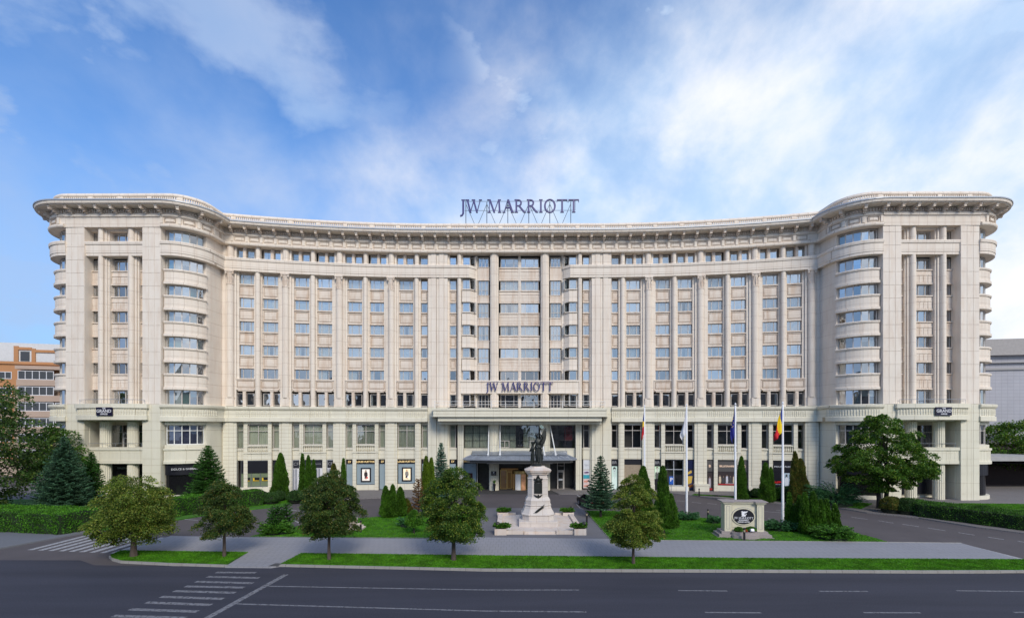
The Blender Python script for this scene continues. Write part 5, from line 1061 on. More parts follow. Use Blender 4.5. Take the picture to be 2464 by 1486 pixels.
def mound(name,x,y,wx,wy,h,mat,label,seed,style='box',group=None,z0=.1,leaf=.05,n=None,cat='shrub',gl=1.):
    rng=np.random.default_rng(seed); root=empty(name,T(x,y,z0),label,cat,group)
    n=n or int(2600*wx*wy)
    if style=='box':
        u=rng.random(n); a=rng.random(n)*2*PI; ph=np.arccos(1-u*1.05); r=(1+.05*np.sin(a*4+seed)+.05*np.sin(ph*7+a*3))+rng.normal(size=n)*.02
        c=np.stack([np.cos(a)*np.sin(ph)**.8*wx/2*r,np.sin(a)*np.sin(ph)**.8*wy/2*r,(h*.5+h*.5*np.cos(np.minimum(ph*1.25,PI))*r)],1)
        d=nrm(c-np.array([0,0,h*.4]))*.7+rng.normal(size=(n,3))*.7; s=leaf*(.6+.8*rng.random(n)); quads(c,d,s,s*.6,rng,'foliage',mat,root)
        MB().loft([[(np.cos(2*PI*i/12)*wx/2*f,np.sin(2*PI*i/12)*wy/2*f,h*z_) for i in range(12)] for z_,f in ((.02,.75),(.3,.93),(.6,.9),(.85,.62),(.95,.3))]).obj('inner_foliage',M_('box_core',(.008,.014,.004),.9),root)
    else: # spreading juniper: arching sprays
        ns=max(30,int(26*wx*wy*gl)+30); C=[];D=[]
        for k in range(ns):
            a=rng.random()*2*PI; l=(.45+.6*rng.random()); m_=26; u=np.linspace(.1,1,m_); el=rng.random()**1.5
            px=np.cos(a)*wx/2*l*u; py=np.sin(a)*wy/2*l*u; pz=h*(.25+.75*el)*np.sin(u*(1.1+.9*rng.random()))*(.8+.3*rng.random())
            for s_ in (-1,1,0):
                q=rng.random(m_)*.10*s_; C.append(np.stack([px-np.sin(a)*q,py+np.cos(a)*q,pz+rng.normal(size=m_)*.03],1)); D.append(np.stack([np.full(m_,np.cos(a))-np.sin(a)*s_*.6,np.full(m_,np.sin(a))+np.cos(a)*s_*.6,.45-.6*u],1)+rng.normal(size=(m_,3))*.25)
        C=np.concatenate(C);D=np.concatenate(D); C[:,2]=np.abs(C[:,2])+.03; s=.075*(.7+.7*rng.random(len(C))); quads(C,D,s,s*.35,rng,'foliage',mat,root)
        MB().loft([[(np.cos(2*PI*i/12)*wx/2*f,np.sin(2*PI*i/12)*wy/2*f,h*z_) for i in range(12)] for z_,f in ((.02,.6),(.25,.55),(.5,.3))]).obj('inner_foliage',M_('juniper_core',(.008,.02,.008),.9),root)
    return root
def mv(vx,vyb,vw,vh,mat,label,seed,style='j',dep=None,**k):
    x,y=G(vx,vyb,.12); W=vw*y/FV; dp=dep or W*.6; return mound('juniper_shrub' if style=='j' else 'box_shrub',x,y+dp*.45,W,dp,vh*y/FV*.93,mat,label,seed,style='jun' if style=='j' else 'box',**k)
mv(1659,1253,62,21,JUN,'low blue green juniper at the foot of the second flagpole',81)
mv(1724,1260,40,20,JUN,'low blue green juniper behind the left side of the stone hotel sign',82)
mv(1893,1281,90,27,JUN,'low blue green juniper right of the stone hotel sign',83,dep=2.2)
mv(2032,1305,115,34,JUNG,'bright green juniper mound at the right tip of the lawn',84,dep=3.)
mv(975,1270,52,27,JUN,'low blue green juniper beside the dead conifer on the left lawn',85)
mv(650,1290,88,32,JUNG,'low dark green juniper by the left lawn tip, right of the small dark linden',86,dep=2.2)
mv(2034,1222,145,60,JUN,'large feathery juniper in front of the right tower shop window',87,dep=4.,gl=.6)
# pine shrub
pr=spruce('pine_shrub',*tp(664,1279),2.3,1.5,SPRG,'shaggy two stemmed dark pine shrub by the left driveway',88,zb=.3,pw=.35,droop=-.3,step=.3); pr['category']='shrub'
pr=spruce('pine_shrub',*tp(690,1277),2.4,1.1,SPRG,'narrow dark pine shrub right of the shaggy two stemmed one',89,zb=.7,pw=.35,droop=-.4,step=.35); pr['category']='shrub'
bg_='clipped round box shrubs beside the hotel'
bx=[(600,1203,70,27,'wide clipped box shrub below the green shop panels'),(642,1214,44,30,'clipped box shrub left of the small driveway bollard'),(664,1207,28,27,'round box shrub left of the tallest left cypress'),(704,1210,40,31,'rounded box shrub right of the tallest left cypress'),(733,1207,34,27,'small box shrub below the slim cypress trio')]
for i,(x,yb,wv,hv,lb) in enumerate(bx): mv(x,yb,wv,hv,BOX,lb,90+i,'b',dep=1.8,group=bg_)
bx2=[(1796,1200,35,27,'round box shrub just right of the stone sign top, leftmost of the right row'),(1829,1199,33,24,'round box shrub, second of the right row'),(1853,1200,28,24,'box shrub in the gap between the second and the bright one'),(1874,1205,36,30,'brighter green round box shrub, fourth of the right row'),(1905,1208,38,31,'dark round box shrub left of the right flagpole'),(1944,1208,52,40,'broad dark box shrub right of the right flagpole'),(1985,1207,46,32,'dark box shrub at the end of the right row, before the corner wall'),(1900,1195,60,26,'long box shrub behind the others under the white lettered shop')]
for i,(x,yb,wv,hv,lb) in enumerate(bx2): mv(x,yb,wv,hv,BOX if i!=3 else THU,lb,100+i,'b',dep=1.9,group=bg_)
bx3=[(2160,1236,48,42,'reddish green shrub right of the trunks of the large tree',THUB),(2198,1239,54,40,'rounded dark shrub at the left end of the right hedge',BOX)]
for i,(x,yb,wv,hv,lb,mt) in enumerate(bx3): mv(x,yb,wv,hv,mt,lb,110+i,'b',dep=2.)
def hedge(name,pts,h,label,seed,mat=HED,dens=240,leaf=.055):
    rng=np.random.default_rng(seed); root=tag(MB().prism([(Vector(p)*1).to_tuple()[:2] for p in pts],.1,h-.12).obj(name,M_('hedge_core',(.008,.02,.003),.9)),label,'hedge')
    C=[];D=[]; n=len(pts)
    for i in range(n):
        a=np.array(pts[i]); b=np.array(pts[(i+1)%n]); l=np.linalg.norm(b-a); k=int(l*h*dens); t=rng.random(k); z=.12+rng.random(k)*(h-.15); nn=np.array([(b-a)[1],-(b-a)[0]])/l
        bulge=.08+.06*np.sin(t*l*1.9+seed)+.05*np.sin(z*5+t*l*3)
        p=a+(b-a)*t[:,None]; c=np.concatenate([p+nn*(bulge+rng.normal(size=k)*.04)[:,None],z[:,None]],1); c2=c.copy(); C.append(c); D.append(np.concatenate([np.tile(nn*.5,(k,1)),np.full((k,1),.6)],1)+rng.normal(size=(k,3))*.55)
    xs=np.array(pts); x0,y0=xs.min(0); x1,y1=xs.max(0); k=int((x1-x0)*(y1-y0)*dens*1.2); q=np.stack([x0+(x1-x0)*rng.random(k),y0+(y1-y0)*rng.random(k)],1)
    ins=np.zeros(k,bool)
    for i in range(n):
        a=xs[i-1]; b=xs[i]; cnd=((a[1]>q[:,1])!=(b[1]>q[:,1]))&(q[:,0]<(b[0]-a[0])*(q[:,1]-a[1])/(b[1]-a[1]+1e-9)+a[0]); ins^=cnd
    q=q[ins]; k=len(q); z=h+.05*np.sin(q[:,0]*2+seed)+.05*np.sin(q[:,1]*2.7)+rng.normal(size=k)*.05; C.append(np.concatenate([q,z[:,None]],1)); D.append(np.array([0,0,1.])+rng.normal(size=(k,3))*.5)
    C=np.concatenate(C);D=np.concatenate(D); s=leaf*(.7+.7*rng.random(len(C))); quads(C,D,s,s*.5,rng,'foliage',mat,root); return root
gx=lambda a,b: G(a,b,.12)
hedge('hedge',[(-63,50.7),(-45.3,42.9),gx(0,1278),gx(145,1285)][0:1]+[gx(0,1278),gx(145,1285),gx(225,1272),gx(330,1258),gx(350,1236),(-37.5,46.7),(-39.5,44.6),(-49,46.2),(-62,53)],1.85,'long bright green hedge with a corner behind the leftmost street tree',121)
hedge('hedge',[gx(375,1250),gx(478,1234),gx(504,1229),(-29.,56.3),(-31.5,55.6),(-35.2,51.3)],1.95,'bright green hedge in front of the left tower shop window',122)
hedge('hedge',[gx(2211,1242),gx(2290,1252),gx(2464,1275.5),(49.5,39.3),(51.5,40),(48.0,45.0),(44.5,50.0),(43.,52.5),(41.8,53.2)],1.45,'long dark green hedge along the right driveway',123,mat=leafmat('dark_hedge_foliage',[(0,(.010,.028,.004)),(.6,(.02,.055,.006)),(1,(.045,.095,.010))],.2,gain=2.2))
# grass blades as one mass
def grass(polys,n,name,hh=.055):
    rng=np.random.default_rng(5); C=[]
    ar=[]
    for p in polys:
        q=np.array(p); ar.append(.5*abs(np.dot(q[:,0],np.roll(q[:,1],1))-np.dot(q[:,1],np.roll(q[:,0],1))))
    for p,a_ in zip(polys,ar):
        xs=np.array(p); x0,y0=xs.min(0); x1,y1=xs.max(0); k=int(n*a_/sum(ar)*(x1-x0)*(y1-y0)/a_); q=np.stack([x0+(x1-x0)*rng.random(k),y0+(y1-y0)*rng.random(k)],1); ins=np.zeros(k,bool)
        for i in range(len(xs)):
            a=xs[i-1]; b=xs[i]; ins^=((a[1]>q[:,1])!=(b[1]>q[:,1]))&(q[:,0]<(b[0]-a[0])*(q[:,1]-a[1])/(b[1]-a[1]+1e-9)+a[0])
        C.append(q[ins])
    q=np.concatenate(C); k=len(q); c=np.concatenate([q,np.full((k,1),.125+hh*.8)],1); d=np.array([0,0,1.])+rng.normal(size=(k,3))*.45; s=hh*(.6+.8*rng.random(k)); o=quads(c,d,s,s*.55,rng,name,GRS,None); return tag(o,'short green lawn grass on the verges and lawns','grass',kind='stuff')
V2c=[p if p[0]<45 else (40,p[1]) for p in V2]
grass([V1,V2c],170000,'grass',.032); grass([LL,RL,BED,BED2,BED3],200000,'grass',.036)
# ------------------------------------------------------------------ monument
MAR=stone('pale_marble',(.62,.55,.49),(.66,.60,.55),2.,.75,(.45,.33,.24),msize=.01,stain=(.52,.36,.24),amt=.75,vary=.12)
MARB=stone('veined_marble',(.60,.54,.49),(.64,.59,.54),1.1,.62,(.42,.30,.22),off=.5,msize=.01,stain=(.44,.40,.38),amt=.6,vary=.15)
BRZ=M_('dark_bronze',(.028,.032,.030),.45,.6,noise=.35,nscale=4); VERD=M_('verdigris',(.22,.29,.27),.6,.2,noise=.2)
MX,MY=2.38,44.9
def fl(ps,y,t=.05): 
    m=MB(); n=len(ps); m.add([(x,y,z) for x,z in ps]+[(x,y+t,z) for x,z in ps],[tuple(range(n)),tuple(range(n,2*n))[::-1]]+[(i,(i+1)%n,n+(i+1)%n,n+i) for i in range(n)]); return m
mon=empty('monument',T(MX,MY,0),'marble pedestal with bronze plaque and eagle carrying the winged bronze statue','monument')
m=MB(); m.box(-3.55,3.55,-3.4,4.3,0,.33)
pl_=m.obj('platform',MAR,mon)
m=MB(); m.box(-1.35,1.35,-3.85,-3.4,0,.16); m.box(-1.33,1.33,-3.62,-3.38,.16,.335); m.obj('steps',MAR,mon)
for sx in (-1,1):
    a,b=sorted((sx*3.3,sx*3.75)); MB().prism([(a,-3.0),(b,-3.0),(b,4.19),(a,4.19)],0,.5).obj('low_wall',MAR,mon)
    a,b=sorted((sx*1.4,sx*2.9)); MB().prism([(a,-3.75),(b,-3.75),(b,-3.35),(a,-3.35)],0,.42).obj('low_wall',MAR,mon)
    a,b=sorted((sx*2.,sx*3.7)); MB().box(a,b,4.2,4.5,0,.5).obj('low_wall',MAR,mon)
m=MB(); m.box(-1.74,1.74,-1.74,1.74,.33,.80); m.obj('plinth',MARB,mon)
def octa(hw,z,c=.28): 
    a=hw; b=hw*(1-c*2*.72); return [(a,-b,z),(a,b,z),(b,a,z),(-b,a,z),(-a,b,z),(-a,-b,z),(-b,-a,z),(b,-a,z)]
m=MB(); m.loft([octa(h_,z) for h_,z in ((1.42,.8),(1.42,1.22),(1.5,1.27),(1.5,1.36),(1.40,1.42),(1.16,2.02),(1.14,2.06),(1.2,2.10),(1.2,2.16),(1.12,2.2),(1.12,2.58),(.96,2.82),(.93,2.86),(.90,4.45),(.94,4.5),(.94,4.55),(.86,4.6),(.86,4.86))]); m.obj('pedestal',MARB,mon)
m=MB(); m.loft([octa(h_,z) for h_,z in ((.88,4.861),(1.0,4.93),(1.02,5.04),(1.16,5.12),(1.22,5.30),(1.14,5.34),(.68,5.55),(.66,5.62))]); m.obj('capstone',MAR,mon)
m=MB(); m.box(-.37,.37,-.98,-.88,3.2,4.12); m.obj('bronze_tablet',BRZ,mon); 
m=fl([(-.30,4.10),(-.38,4.22),(-.30,4.34),(-.42,4.46),(-.36,4.62),(-.26,4.52),(-.20,4.60),(-.12,4.66),(-.10,4.78),(0,4.88),(.10,4.78),(.12,4.66),(.20,4.60),(.26,4.52),(.36,4.62),(.42,4.46),(.30,4.34),(.38,4.22),(.30,4.10),(.1,4.16),(-.1,4.16)],-.98,.08)
for x,z,r in ((0,4.40,.20),(-.26,4.32,.09),(.26,4.32,.09),(-.30,4.50,.05),(.30,4.50,.05),(0,4.70,.07)): m.lathe([(r*.5,-.02),(r,.02),(r*.7,.07),(r*.2,.10)],9,0,0,Matrix.Translation((x,-.97,z))@Matrix.Rotation(PI/2,4,'X'))
m.obj('coat_of_arms',BRZ,mon)
eg=fl([(0,2.72),(.07,2.82),(.2,2.85),(.42,3.12),(.25,3.06),(.1,2.98),(.06,3.1),(-.02,3.12),(-.06,2.98),(-.22,3.06),(-.4,3.1),(-.2,2.86),(-.06,2.82)],-1.03,.08); eg.obj('bronze_eagle',BRZ,mon)
lf=MB(); lf.tube([(-.45,-1.46,1.48),(-.1,-1.38,1.68),(.2,-1.30,1.88),(.42,-1.22,2.08)],[.015,.02,.02,.01],5)
for i in range(9):
    t=i/9; x=-.32+.7*t; z=1.56+.48*t; y=-1.43+.2*t
    for s_ in (-1,1): lf.tube([(x,y,z),(x+.14+.03*s_,y-.02,z+.08*s_+.08),(x+.26,y-.0,z+.13*s_+.14)],[.02,.045,.008],5)
lf.obj('bronze_palm_branch',BRZ,mon)
# corner planters with plants and floodlights
for i,(x,y,lb) in enumerate(((-3.35,-3.65,'front left'),(3.4,-3.65,'front right'),(-3.3,4.05,'rear left'),(3.3,4.05,'rear right'))):
    p=empty('planter',T(MX+x,MY+y,0),'marble planter box at the %s corner of the monument'%lb,'planter','marble planters round the monument')
    m=MB(); m.box(-.5,.5,-.4,.4,.0,.62) if i<2 else m.box(-.55,.55,-.35,.35,.0,.62); m.obj('box',MAR,p); MB().box(-.44,.44,-.3,.3,.6,.64).obj('soil',BARKD,p)
    mound('planter_shrub',MX+x+(.1 if i in(0,2) else -.1),MY+y,1.5,.8,.42,JUNG,'low spreading plant in the %s planter of the monument'%lb,130+i,style='jun',z0=.62,cat='plant',gl=3,group='plants in the marble planters')
    fx=MX+x+(-.25 if x<0 else .35); f=empty('floodlight',T(fx,MY+y-.12 if i<2 else MY+y+.15,.62),'small dark floodlight on the %s monument planter'%lb,'floodlight','floodlights at the monument corners')
    MB().lathe([(.05,-.1),(.15,-.06),(.16,.08),(.10,.12)],12,0,0,Matrix.Translation((0,0,.42))@Matrix.Rotation(R(-50 if x>0 else 50),4,'Y')@Matrix.Rotation(R(60),4,'X')).obj('housing',DFRAME,f); MB().bar((0,0,0),(0,0,.35),.025).obj('stand',METAL,f)
# bronze figures grown from connected joints
def skin_body(name,V,E,Rd,parent,root=0,sub=2,mat=BRZ,label=None):
    me=bpy.data.meshes.new(name); me.from_pydata(V,E,[]); me.materials.append(mat); o=put(name,me,parent); 
    s=o.modifiers.new('skin','SKIN'); s.use_smooth_shade=True
    sv=me.skin_vertices[0].data if me.skin_vertices else None
    if sv is None:
        bm=bmesh.new(); bm.from_mesh(me); bm.verts.layers.skin.verify(); bm.to_mesh(me); bm.free(); sv=me.skin_vertices[0].data
    for i,r in enumerate(Rd):
        sv[i].radius=(r,r) if isinstance(r,(int,float)) else r; sv[i].use_root=(i==root)
    u=o.modifiers.new('sub','SUBSURF'); u.levels=sub; u.render_levels=sub
    dg=bpy.context.evaluated_depsgraph_get(); dg.update(); me2=bpy.data.meshes.new_from_object(o.evaluated_get(dg)); o.modifiers.clear(); o.data=me2; me2.polygons.foreach_set('use_smooth',[True]*len(me2.polygons)); bpy.data.meshes.remove(me); return o
st=empty('statue',T(MX,MY,5.62),'dark bronze winged figure blowing a trumpet beside a bare chested companion, on the marble pedestal','statue')
MB().lathe([(.50,0),(.52,.08),(.44,.16),(.40,.20)],16,-.1,0).obj('bronze_base',BRZ,st)
def hand(m,p,d,s=.1):
    d=Vector(d).normalized(); p=Vector(p); u=d.cross(Vector((0,0,1))).normalized() if abs(d.z)<.95 else Vector((1,0,0)); v=d.cross(u)
    for k,l in enumerate((.85,1.,.95,.75)):
        a=p+u*(k-1.5)*s*.28; m.tube([a,a+d*s*l*.6,a+d*s*l+v*s*.4],[s*.16,s*.14,s*.09],5)
    m.tube([p-u*s*.55-d*s*.4,p-u*s*.85+d*s*.1,p-u*s*.7+d*s*.5+v*s*.3],[s*.16,s*.15,s*.1],5)
# angel (local coords: x right, y depth, z up; 2.95 m tall)
A=[(0,0,1.62),(0,0,1.85),(.0,-.03,2.10),(-.02,-.03,2.38),(-.05,-.03,2.52),(-.06,-.06,2.66),(-.08,-.07,2.80),(-.09,-.07,2.93),
   (.22,-.02,2.40),(.50,-.08,2.54),(.36,-.22,2.84),(.19,-.28,2.98),
   (-.22,-.02,2.34),(-.33,.05,2.08),(-.42,.05,1.86),(-.40,-.05,1.72),
   (.12,0,1.50),(.14,-.08,.95),(.10,-.02,.35),(.12,-.12,.22),(-.12,0,1.50),(-.14,-.10,.98),(-.12,.02,.42),(-.13,-.10,.24)]
AE=[(0,1),(1,2),(2,3),(3,4),(4,5),(5,6),(6,7),(3,8),(8,9),(9,10),(10,11),(3,12),(12,13),(13,14),(14,15),(0,16),(16,17),(17,18),(18,19),(0,20),(20,21),(21,22),(22,23)]
AR=[.20,.17,.20,.17,.075,.075,.125,.10,.10,.075,.06,.05,.09,.07,.055,.045,.17,.13,.07,.06,.17,.13,.07,.06]
skin_body('winged_figure',A,AE,AR,st)
m=MB(); hand(m,(.19,-.28,2.98),(-.3,-.3,.7),.11); hand(m,(-.40,-.05,1.72),(.2,-.3,-.6),.11)
m.tube([(-.06,-.19,2.80),(-.06,-.215,2.74),(-.06,-.19,2.70)],[.012,.024,.012],6)
for e in (-.11,-.02): m.lathe([(.004,-.012),(.02,0),(.004,.012)],8,0,0,Matrix.Translation((e,-.175,2.83))@Matrix.Rotation(PI/2,4,'X'))
m.tube([(-.09,-.18,2.66),(-.03,-.18,2.66)],.014,5); m.obj('hands_and_face',BRZ,st)
m=MB(); m.lathe([(.11,2.76),(.155,2.84),(.14,2.93),(.10,3.0),(.03,3.03)],12,-.09,-.0); m.lathe([(.03,-.07),(.08,0),(.03,.07)],8,0,0,Matrix.Translation((-.12,.12,2.88))); m.obj('hair',BRZ,st,smooth=True)
# skirt with folds and bodice cloth
def cloth(z0,z1,r0,r1,cx0,cx1,seed,n=40,rows=12,wx=1.,flare=.0,cy=0.):
    rr=random.Random(seed); ph=[rr.uniform(0,6.28) for _ in range(4)]; rings=[]
    for k in range(rows+1):
        t=k/rows; z=z0+(z1-z0)*t; r=r0+(r1-r0)*t; a_=.12*(1-t)+.03; ring=[]
        for i in range(n):
            a=2*PI*i/n; f=1+a_*math.sin(7*a+ph[0]+t*1.5)+a_*.7*math.sin(12*a+ph[1]-t*2)+flare*(1-t)*max(0,math.cos(a+.3))
            ring.append((cx0+(cx1-cx0)*t+r*wx*f*math.cos(a),cy+r*.85*f*math.sin(a),z))
        rings.append(ring)
    m=MB(); m.loft(rings,False); return m
cloth(.40,1.78,.27,.19,.08,0,3,flare=.35).obj('skirt',BRZ,st,smooth=True); cloth(1.70,1.95,.30,.21,.06,.0,5,rows=5).obj('sash',BRZ,st,smooth=True)
m=MB(); m.tube([(.28,.1,1.5),(.40,.12,1.0),(.42,.1,.6),(.36,.05,.35)],[.10,.13,.10,.04],8); m.tube([(.22,.16,1.7),(.38,.15,1.55),(.40,.1,1.3)],[.06,.1,.05],7); m.obj('flying_drapery',BRZ,st,smooth=True)
# trumpet pointing up towards the viewer
m=MB(); m.tube([(-.03,-.24,2.70),(.05,-.40,3.0),(.20,-.62,3.36),(.27,-.70,3.52)],[.016,.022,.035,.06],8); m.obj('trumpet_tube',BRZ,st)
d=Vector((.45,-.72,.53)).normalized(); Q=Vector((0,0,1)).rotation_difference(d).to_matrix().to_4x4()
MB().loft([[(r*math.cos(2*PI*i/20),r*math.sin(2*PI*i/20),z) for i in range(20)] for r,z in ((.05,-.12),(.07,.0),(.12,.07),(.19,.11),(.20,.12),(.17,.10),(.09,.03),(.05,-.05))],True,Matrix.Translation((.28,-.74,3.57))@Q).obj('trumpet_bell',VERD,st,smooth=True)
# wings: rows of feathers
def wing(root_,tipdir,spread,n,l0,l1,parent,back):
    o=None; m=MB()
    for k in range(n):
        t=k/(n-1); base=Vector(root_)+Vector(spread)*t; L_=l0+(l1-l0)*(1-t)**1.1; a=Vector(tipdir[0]).lerp(Vector(tipdir[1]),t).normalized(); s=a.cross(Vector((0,1,0))).normalized()*(.055+.02*t); th=Vector((0,.015,0)); yb=Vector((0,.010*(k%3)+back,0))
        pts=[base-s*.8,base+a*L_*.45-s,base+a*L_*.85-s*.7,base+a*L_,base+a*L_*.85+s*.7,base+a*L_*.45+s,base+s*.8]; pts=[p+yb for p in pts]; q=len(pts)
        m.add([tuple(p-th) for p in pts]+[tuple(p+th) for p in pts],[tuple(range(q)),tuple(range(q,2*q))[::-1]]+[(i,(i+1)%q,q+(i+1)%q,q+i) for i in range(q)])
    m.obj('wing',BRZ,parent)
wing((.20,.15,2.45),((.48,.1,.95),(.75,.05,.35)),(.12,0,-.42),13,.42,1.42,st,.05)
wing((.22,.17,2.30),((.6,.1,.6),(.75,.05,-.6)),(.06,0,-.45),9,.28,.62,st,.12)
m=MB()
for k in range(6):
    b=Vector((-.12,.22+.05*k,2.55)); a=Vector((-.48,.5,.95)).normalized(); m.tube([b,b+a*(.35-.02*k),b+a*(.95-.08*k)],[.03,.03,.006],5)
m.obj('wing',VERD,st)
# companion figure
B=[(-.46,-.05,1.12),(-.46,-.06,1.36),(-.45,-.08,1.62),(-.45,-.08,1.82),(-.45,-.09,1.92),(-.47,-.12,2.02),(-.48,-.13,2.12),
   (-.60,-.10,1.66),(-.74,-.14,1.36),(-.58,-.30,1.46),(-.46,-.34,1.56),(-.30,-.10,1.68),(-.20,-.18,1.58),
   (-.40,-.06,1.0),(-.36,-.12,.62),(-.40,-.06,.24),(-.42,-.16,.2),(-.54,-.04,1.0),(-.52,-.10,.62),(-.56,.02,.25),(-.58,-.10,.2)]
BE=[(0,1),(1,2),(2,3),(3,4),(4,5),(5,6),(2,7),(7,8),(8,9),(9,10),(2,11),(11,12),(0,13),(13,14),(14,15),(15,16),(0,17),(17,18),(18,19),(19,20)]
BR_=[.15,.13,.16,.12,.06,.10,.085,.08,.065,.05,.045,.08,.06,.13,.10,.055,.05,.13,.10,.055,.05]
skin_body('companion_figure',B,BE,BR_,st)
m=MB(); hand(m,(-.46,-.34,1.56),(.5,0,.6),.09); m.tube([(-.47,-.22,2.06),(-.47,-.245,2.02),(-.47,-.22,2.0)],[.01,.02,.01],5); m.obj('hand_and_face',BRZ,st)
cloth(.30,1.15,.165,.16,-.50,-.46,9,cy=-.05).obj('skirt',BRZ,st,smooth=True); MB().lathe([(.08,2.08),(.11,2.14),(.09,2.21),(.02,2.25)],10,-.48,-.10).obj('hair',BRZ,st,smooth=True)
# ------------------------------------------------------------------ flagpoles
POLE=M_('white_pole_paint',(.78,.78,.80),.35)
def flag(kind,par,sgn=-1,seed=0,w_=.62,L_=2.6):
    rr=random.Random(seed); nx,nz=10,30; me=MB(); cols={'romania':[(.01,.03,.25),(.85,.62,.01),(.55,.01,.02)],'eu':[(.015,.02,.20)],'white':[(.62,.62,.66)]}[kind]
    if kind=='romania': order=[0,1,2]
    verts=[];z0=11.15
    # a flag hanging limp: its hoist runs down the pole, its fly droops beside it
    for j in range(nz+1):
        v=j/nz
        for i in range(nx+1):
            u=i/nx; wd=w_*(.10+.9*min(1,v*1.25))*(1-.25*max(0,v-.85)/.15)
            x=sgn*(.06+wd*u*(.85+.1*math.sin(v*7+seed))); y=.16*math.sin(u*9+v*5+seed)*u*(.4+v); z=z0-L_*v-.75*u*(.45+.35*v)-.25*u
            verts.append((x,y,z))
    f=[];mi=[]
    for j in range(nz):
        for i in range(nx):
            f.append((j*(nx+1)+i,j*(nx+1)+i+1,(j+1)*(nx+1)+i+1,(j+1)*(nx+1)+i)); u=(i+.5)/nx; v=(j+.5)/nz
            if kind=='romania': d=u*(.9 if w_>.9 else .35)+v*(1.0 if w_>.9 else 1.35); mi.append(0 if d<.70 else (1 if d<(1.22 if w_>.9 else 1.0) else 2))
            else: mi.append(0)
    me.v=verts; me.f=f; me.m=mi; o=me.obj('flag',[M_('flag_cloth',c,.8) for c in cols],par,fix=False,smooth=True); so_=o.modifiers.new('thick','SOLIDIFY'); so_.thickness=.006
    if kind=='eu':
        s=MB(); 
        for k in range(7): a=2*PI*k/7; c=(sgn*.36+.10*math.cos(a),-.14,9.55+.45*math.sin(a)); s.add([(c[0]+(.055 if i%2==0 else .022)*math.sin(PI*i/5),c[1],c[2]+(.055 if i%2==0 else .022)*math.cos(PI*i/5)) for i in range(10)],[tuple(range(10))])
        s.obj('gold_stars',M_('gold_star',(.75,.55,.05),.6),o,fix=False)
for i,(vx,vy,kind,lb) in enumerate(((1551,1260.,'romania','white flagpole with a narrow furled blue yellow red flag, leftmost of the four'),(1652.3,1239,'white','white flagpole with a drooping pale grey flag, rising from the low juniper'),(1769.5,1252,'eu','white flagpole with a dark blue gold starred flag, behind the stone hotel sign'),(1883.5,1261.7,'romania','white flagpole with a full blue yellow red flag, rightmost of the four'))):
    if i==0: x,y=14.7,53.7*.8946*1.118-1.5; x,y=(1551-1232)*52.5/FV,52.5
    elif i==2: y=47.6; x=(1769.5-1232)*y/FV
    else: x,y=G(vx,vy,.12)
    p=empty('flagpole',T(x,y,.1),lb,'flagpole','white flagpoles on the right lawn')
    MB().lathe([(.13,0),(.12,.3),(.075,11.2),(.05,11.25)],12).obj('pole',POLE,p,smooth=True); MB().lathe([(.02,11.25),(.09,11.33),(.09,11.4),(.01,11.52)],10).obj('finial',POLE,p,smooth=True)
    flag(kind,p,seed=i*2,w_=(.36,.62,.60,1.0)[i],L_=(2.7,2.6,2.8,2.5)[i])
# ------------------------------------------------------------------ stone hotel sign
SG=M_('painted_sign_stone',(.60,.565,.42),.6,noise=.05,nscale=2); GRAN=M_('grey_pink_granite',(.30,.26,.25),.6,noise=.12,nscale=14); OUT=M_('grey_outline_paint',(.22,.22,.26),.6)
x,y=(1790-1232)*40.2/FV,40.4; sg_=empty('sign_monument',T(x,y,.12,R(-6)),'cream stone sign block with a black oval hotel emblem on granite steps','sign')
m=MB(); z=0.; 
for k,(o_,z1) in enumerate(((.62,.04),(.46,.26),(.22,.48))):
    w2=1.62+o_; m.prism([(-w2,-.35-o_*.6),(-1.0,-.35-o_*.6)]+[(1.15*math.cos(PI+PI*i/12)*(1.0),-.35-o_*.6-.55*abs(math.sin(PI*i/12))) for i in range(1,12)]+[(1.0,-.35-o_*.6),(w2,-.35-o_*.6),(w2,.7+o_*.5),(-w2,.7+o_*.5)],z,z1); z=z1
m.obj('granite_steps',GRAN,sg_)
m=MB(); m.box(-1.1,1.1,-.12,.5,.48,2.72); 
for s_ in (-1,1): a,b=sorted((s_*1.02,s_*1.56)); m.box(a,b,-.34,.62,.48,2.72)
m.obj('stone_block',SG,sg_)
m=MB()
for z0,z1,o_ in ((2.72,2.80,.06),(2.80,2.90,.14)):
    m.box(-1.1,1.1,-.12-o_,.5+o_,z0,z1)
    for s_ in (-1,1): a,b=sorted((s_*(1.0-o_),s_*(1.56+o_))); m.box(a,b,-.34-o_,.62+o_,z0,z1+.002)
m.obj('cornice',SG,sg_)
m=MB(); m.box(-1.74,1.74,-.32,.70,2.903,2.96); 
for s_ in (-1,1): a,b=sorted((s_*.82,s_*1.82)); m.box(a,b,-.56,.86,2.904,2.965)
m.obj('coping',GRAN,sg_)
m=MB()
def frame2(x0,x1,z0,z1,y,t=.018):
    m.box(x0,x1,y-.006,y+.01,z0,z0+t); m.box(x0,x1,y-.006,y+.01,z1-t,z1); m.box(x0,x0+t,y-.006,y+.01,z0+t,z1-t); m.box(x1-t,x1,y-.006,y+.01,z0+t,z1-t)
frame2(-.92,.92,.75,2.6,-.125); frame2(-1.42,-1.14,.65,2.58,-.345); frame2(1.14,1.42,.65,2.58,-.345)
ell=lambda a,b,y0,y1: MB().loft([[(a*math.cos(2*PI*i/40),yy,1.68+b*math.sin(2*PI*i/40)) for i in range(40)] for yy in (y0,y1)])
m.obj('painted_lines',OUT,sg_); ell(.97,.76,-.16,-.1).obj('oval_rim_line',OUT,sg_); ell(.94,.73,-.19,-.1).obj('oval_rim',SG,sg_); ov=ell(.84,.63,-.22,-.1).obj('black_oval',BLACK,sg_)
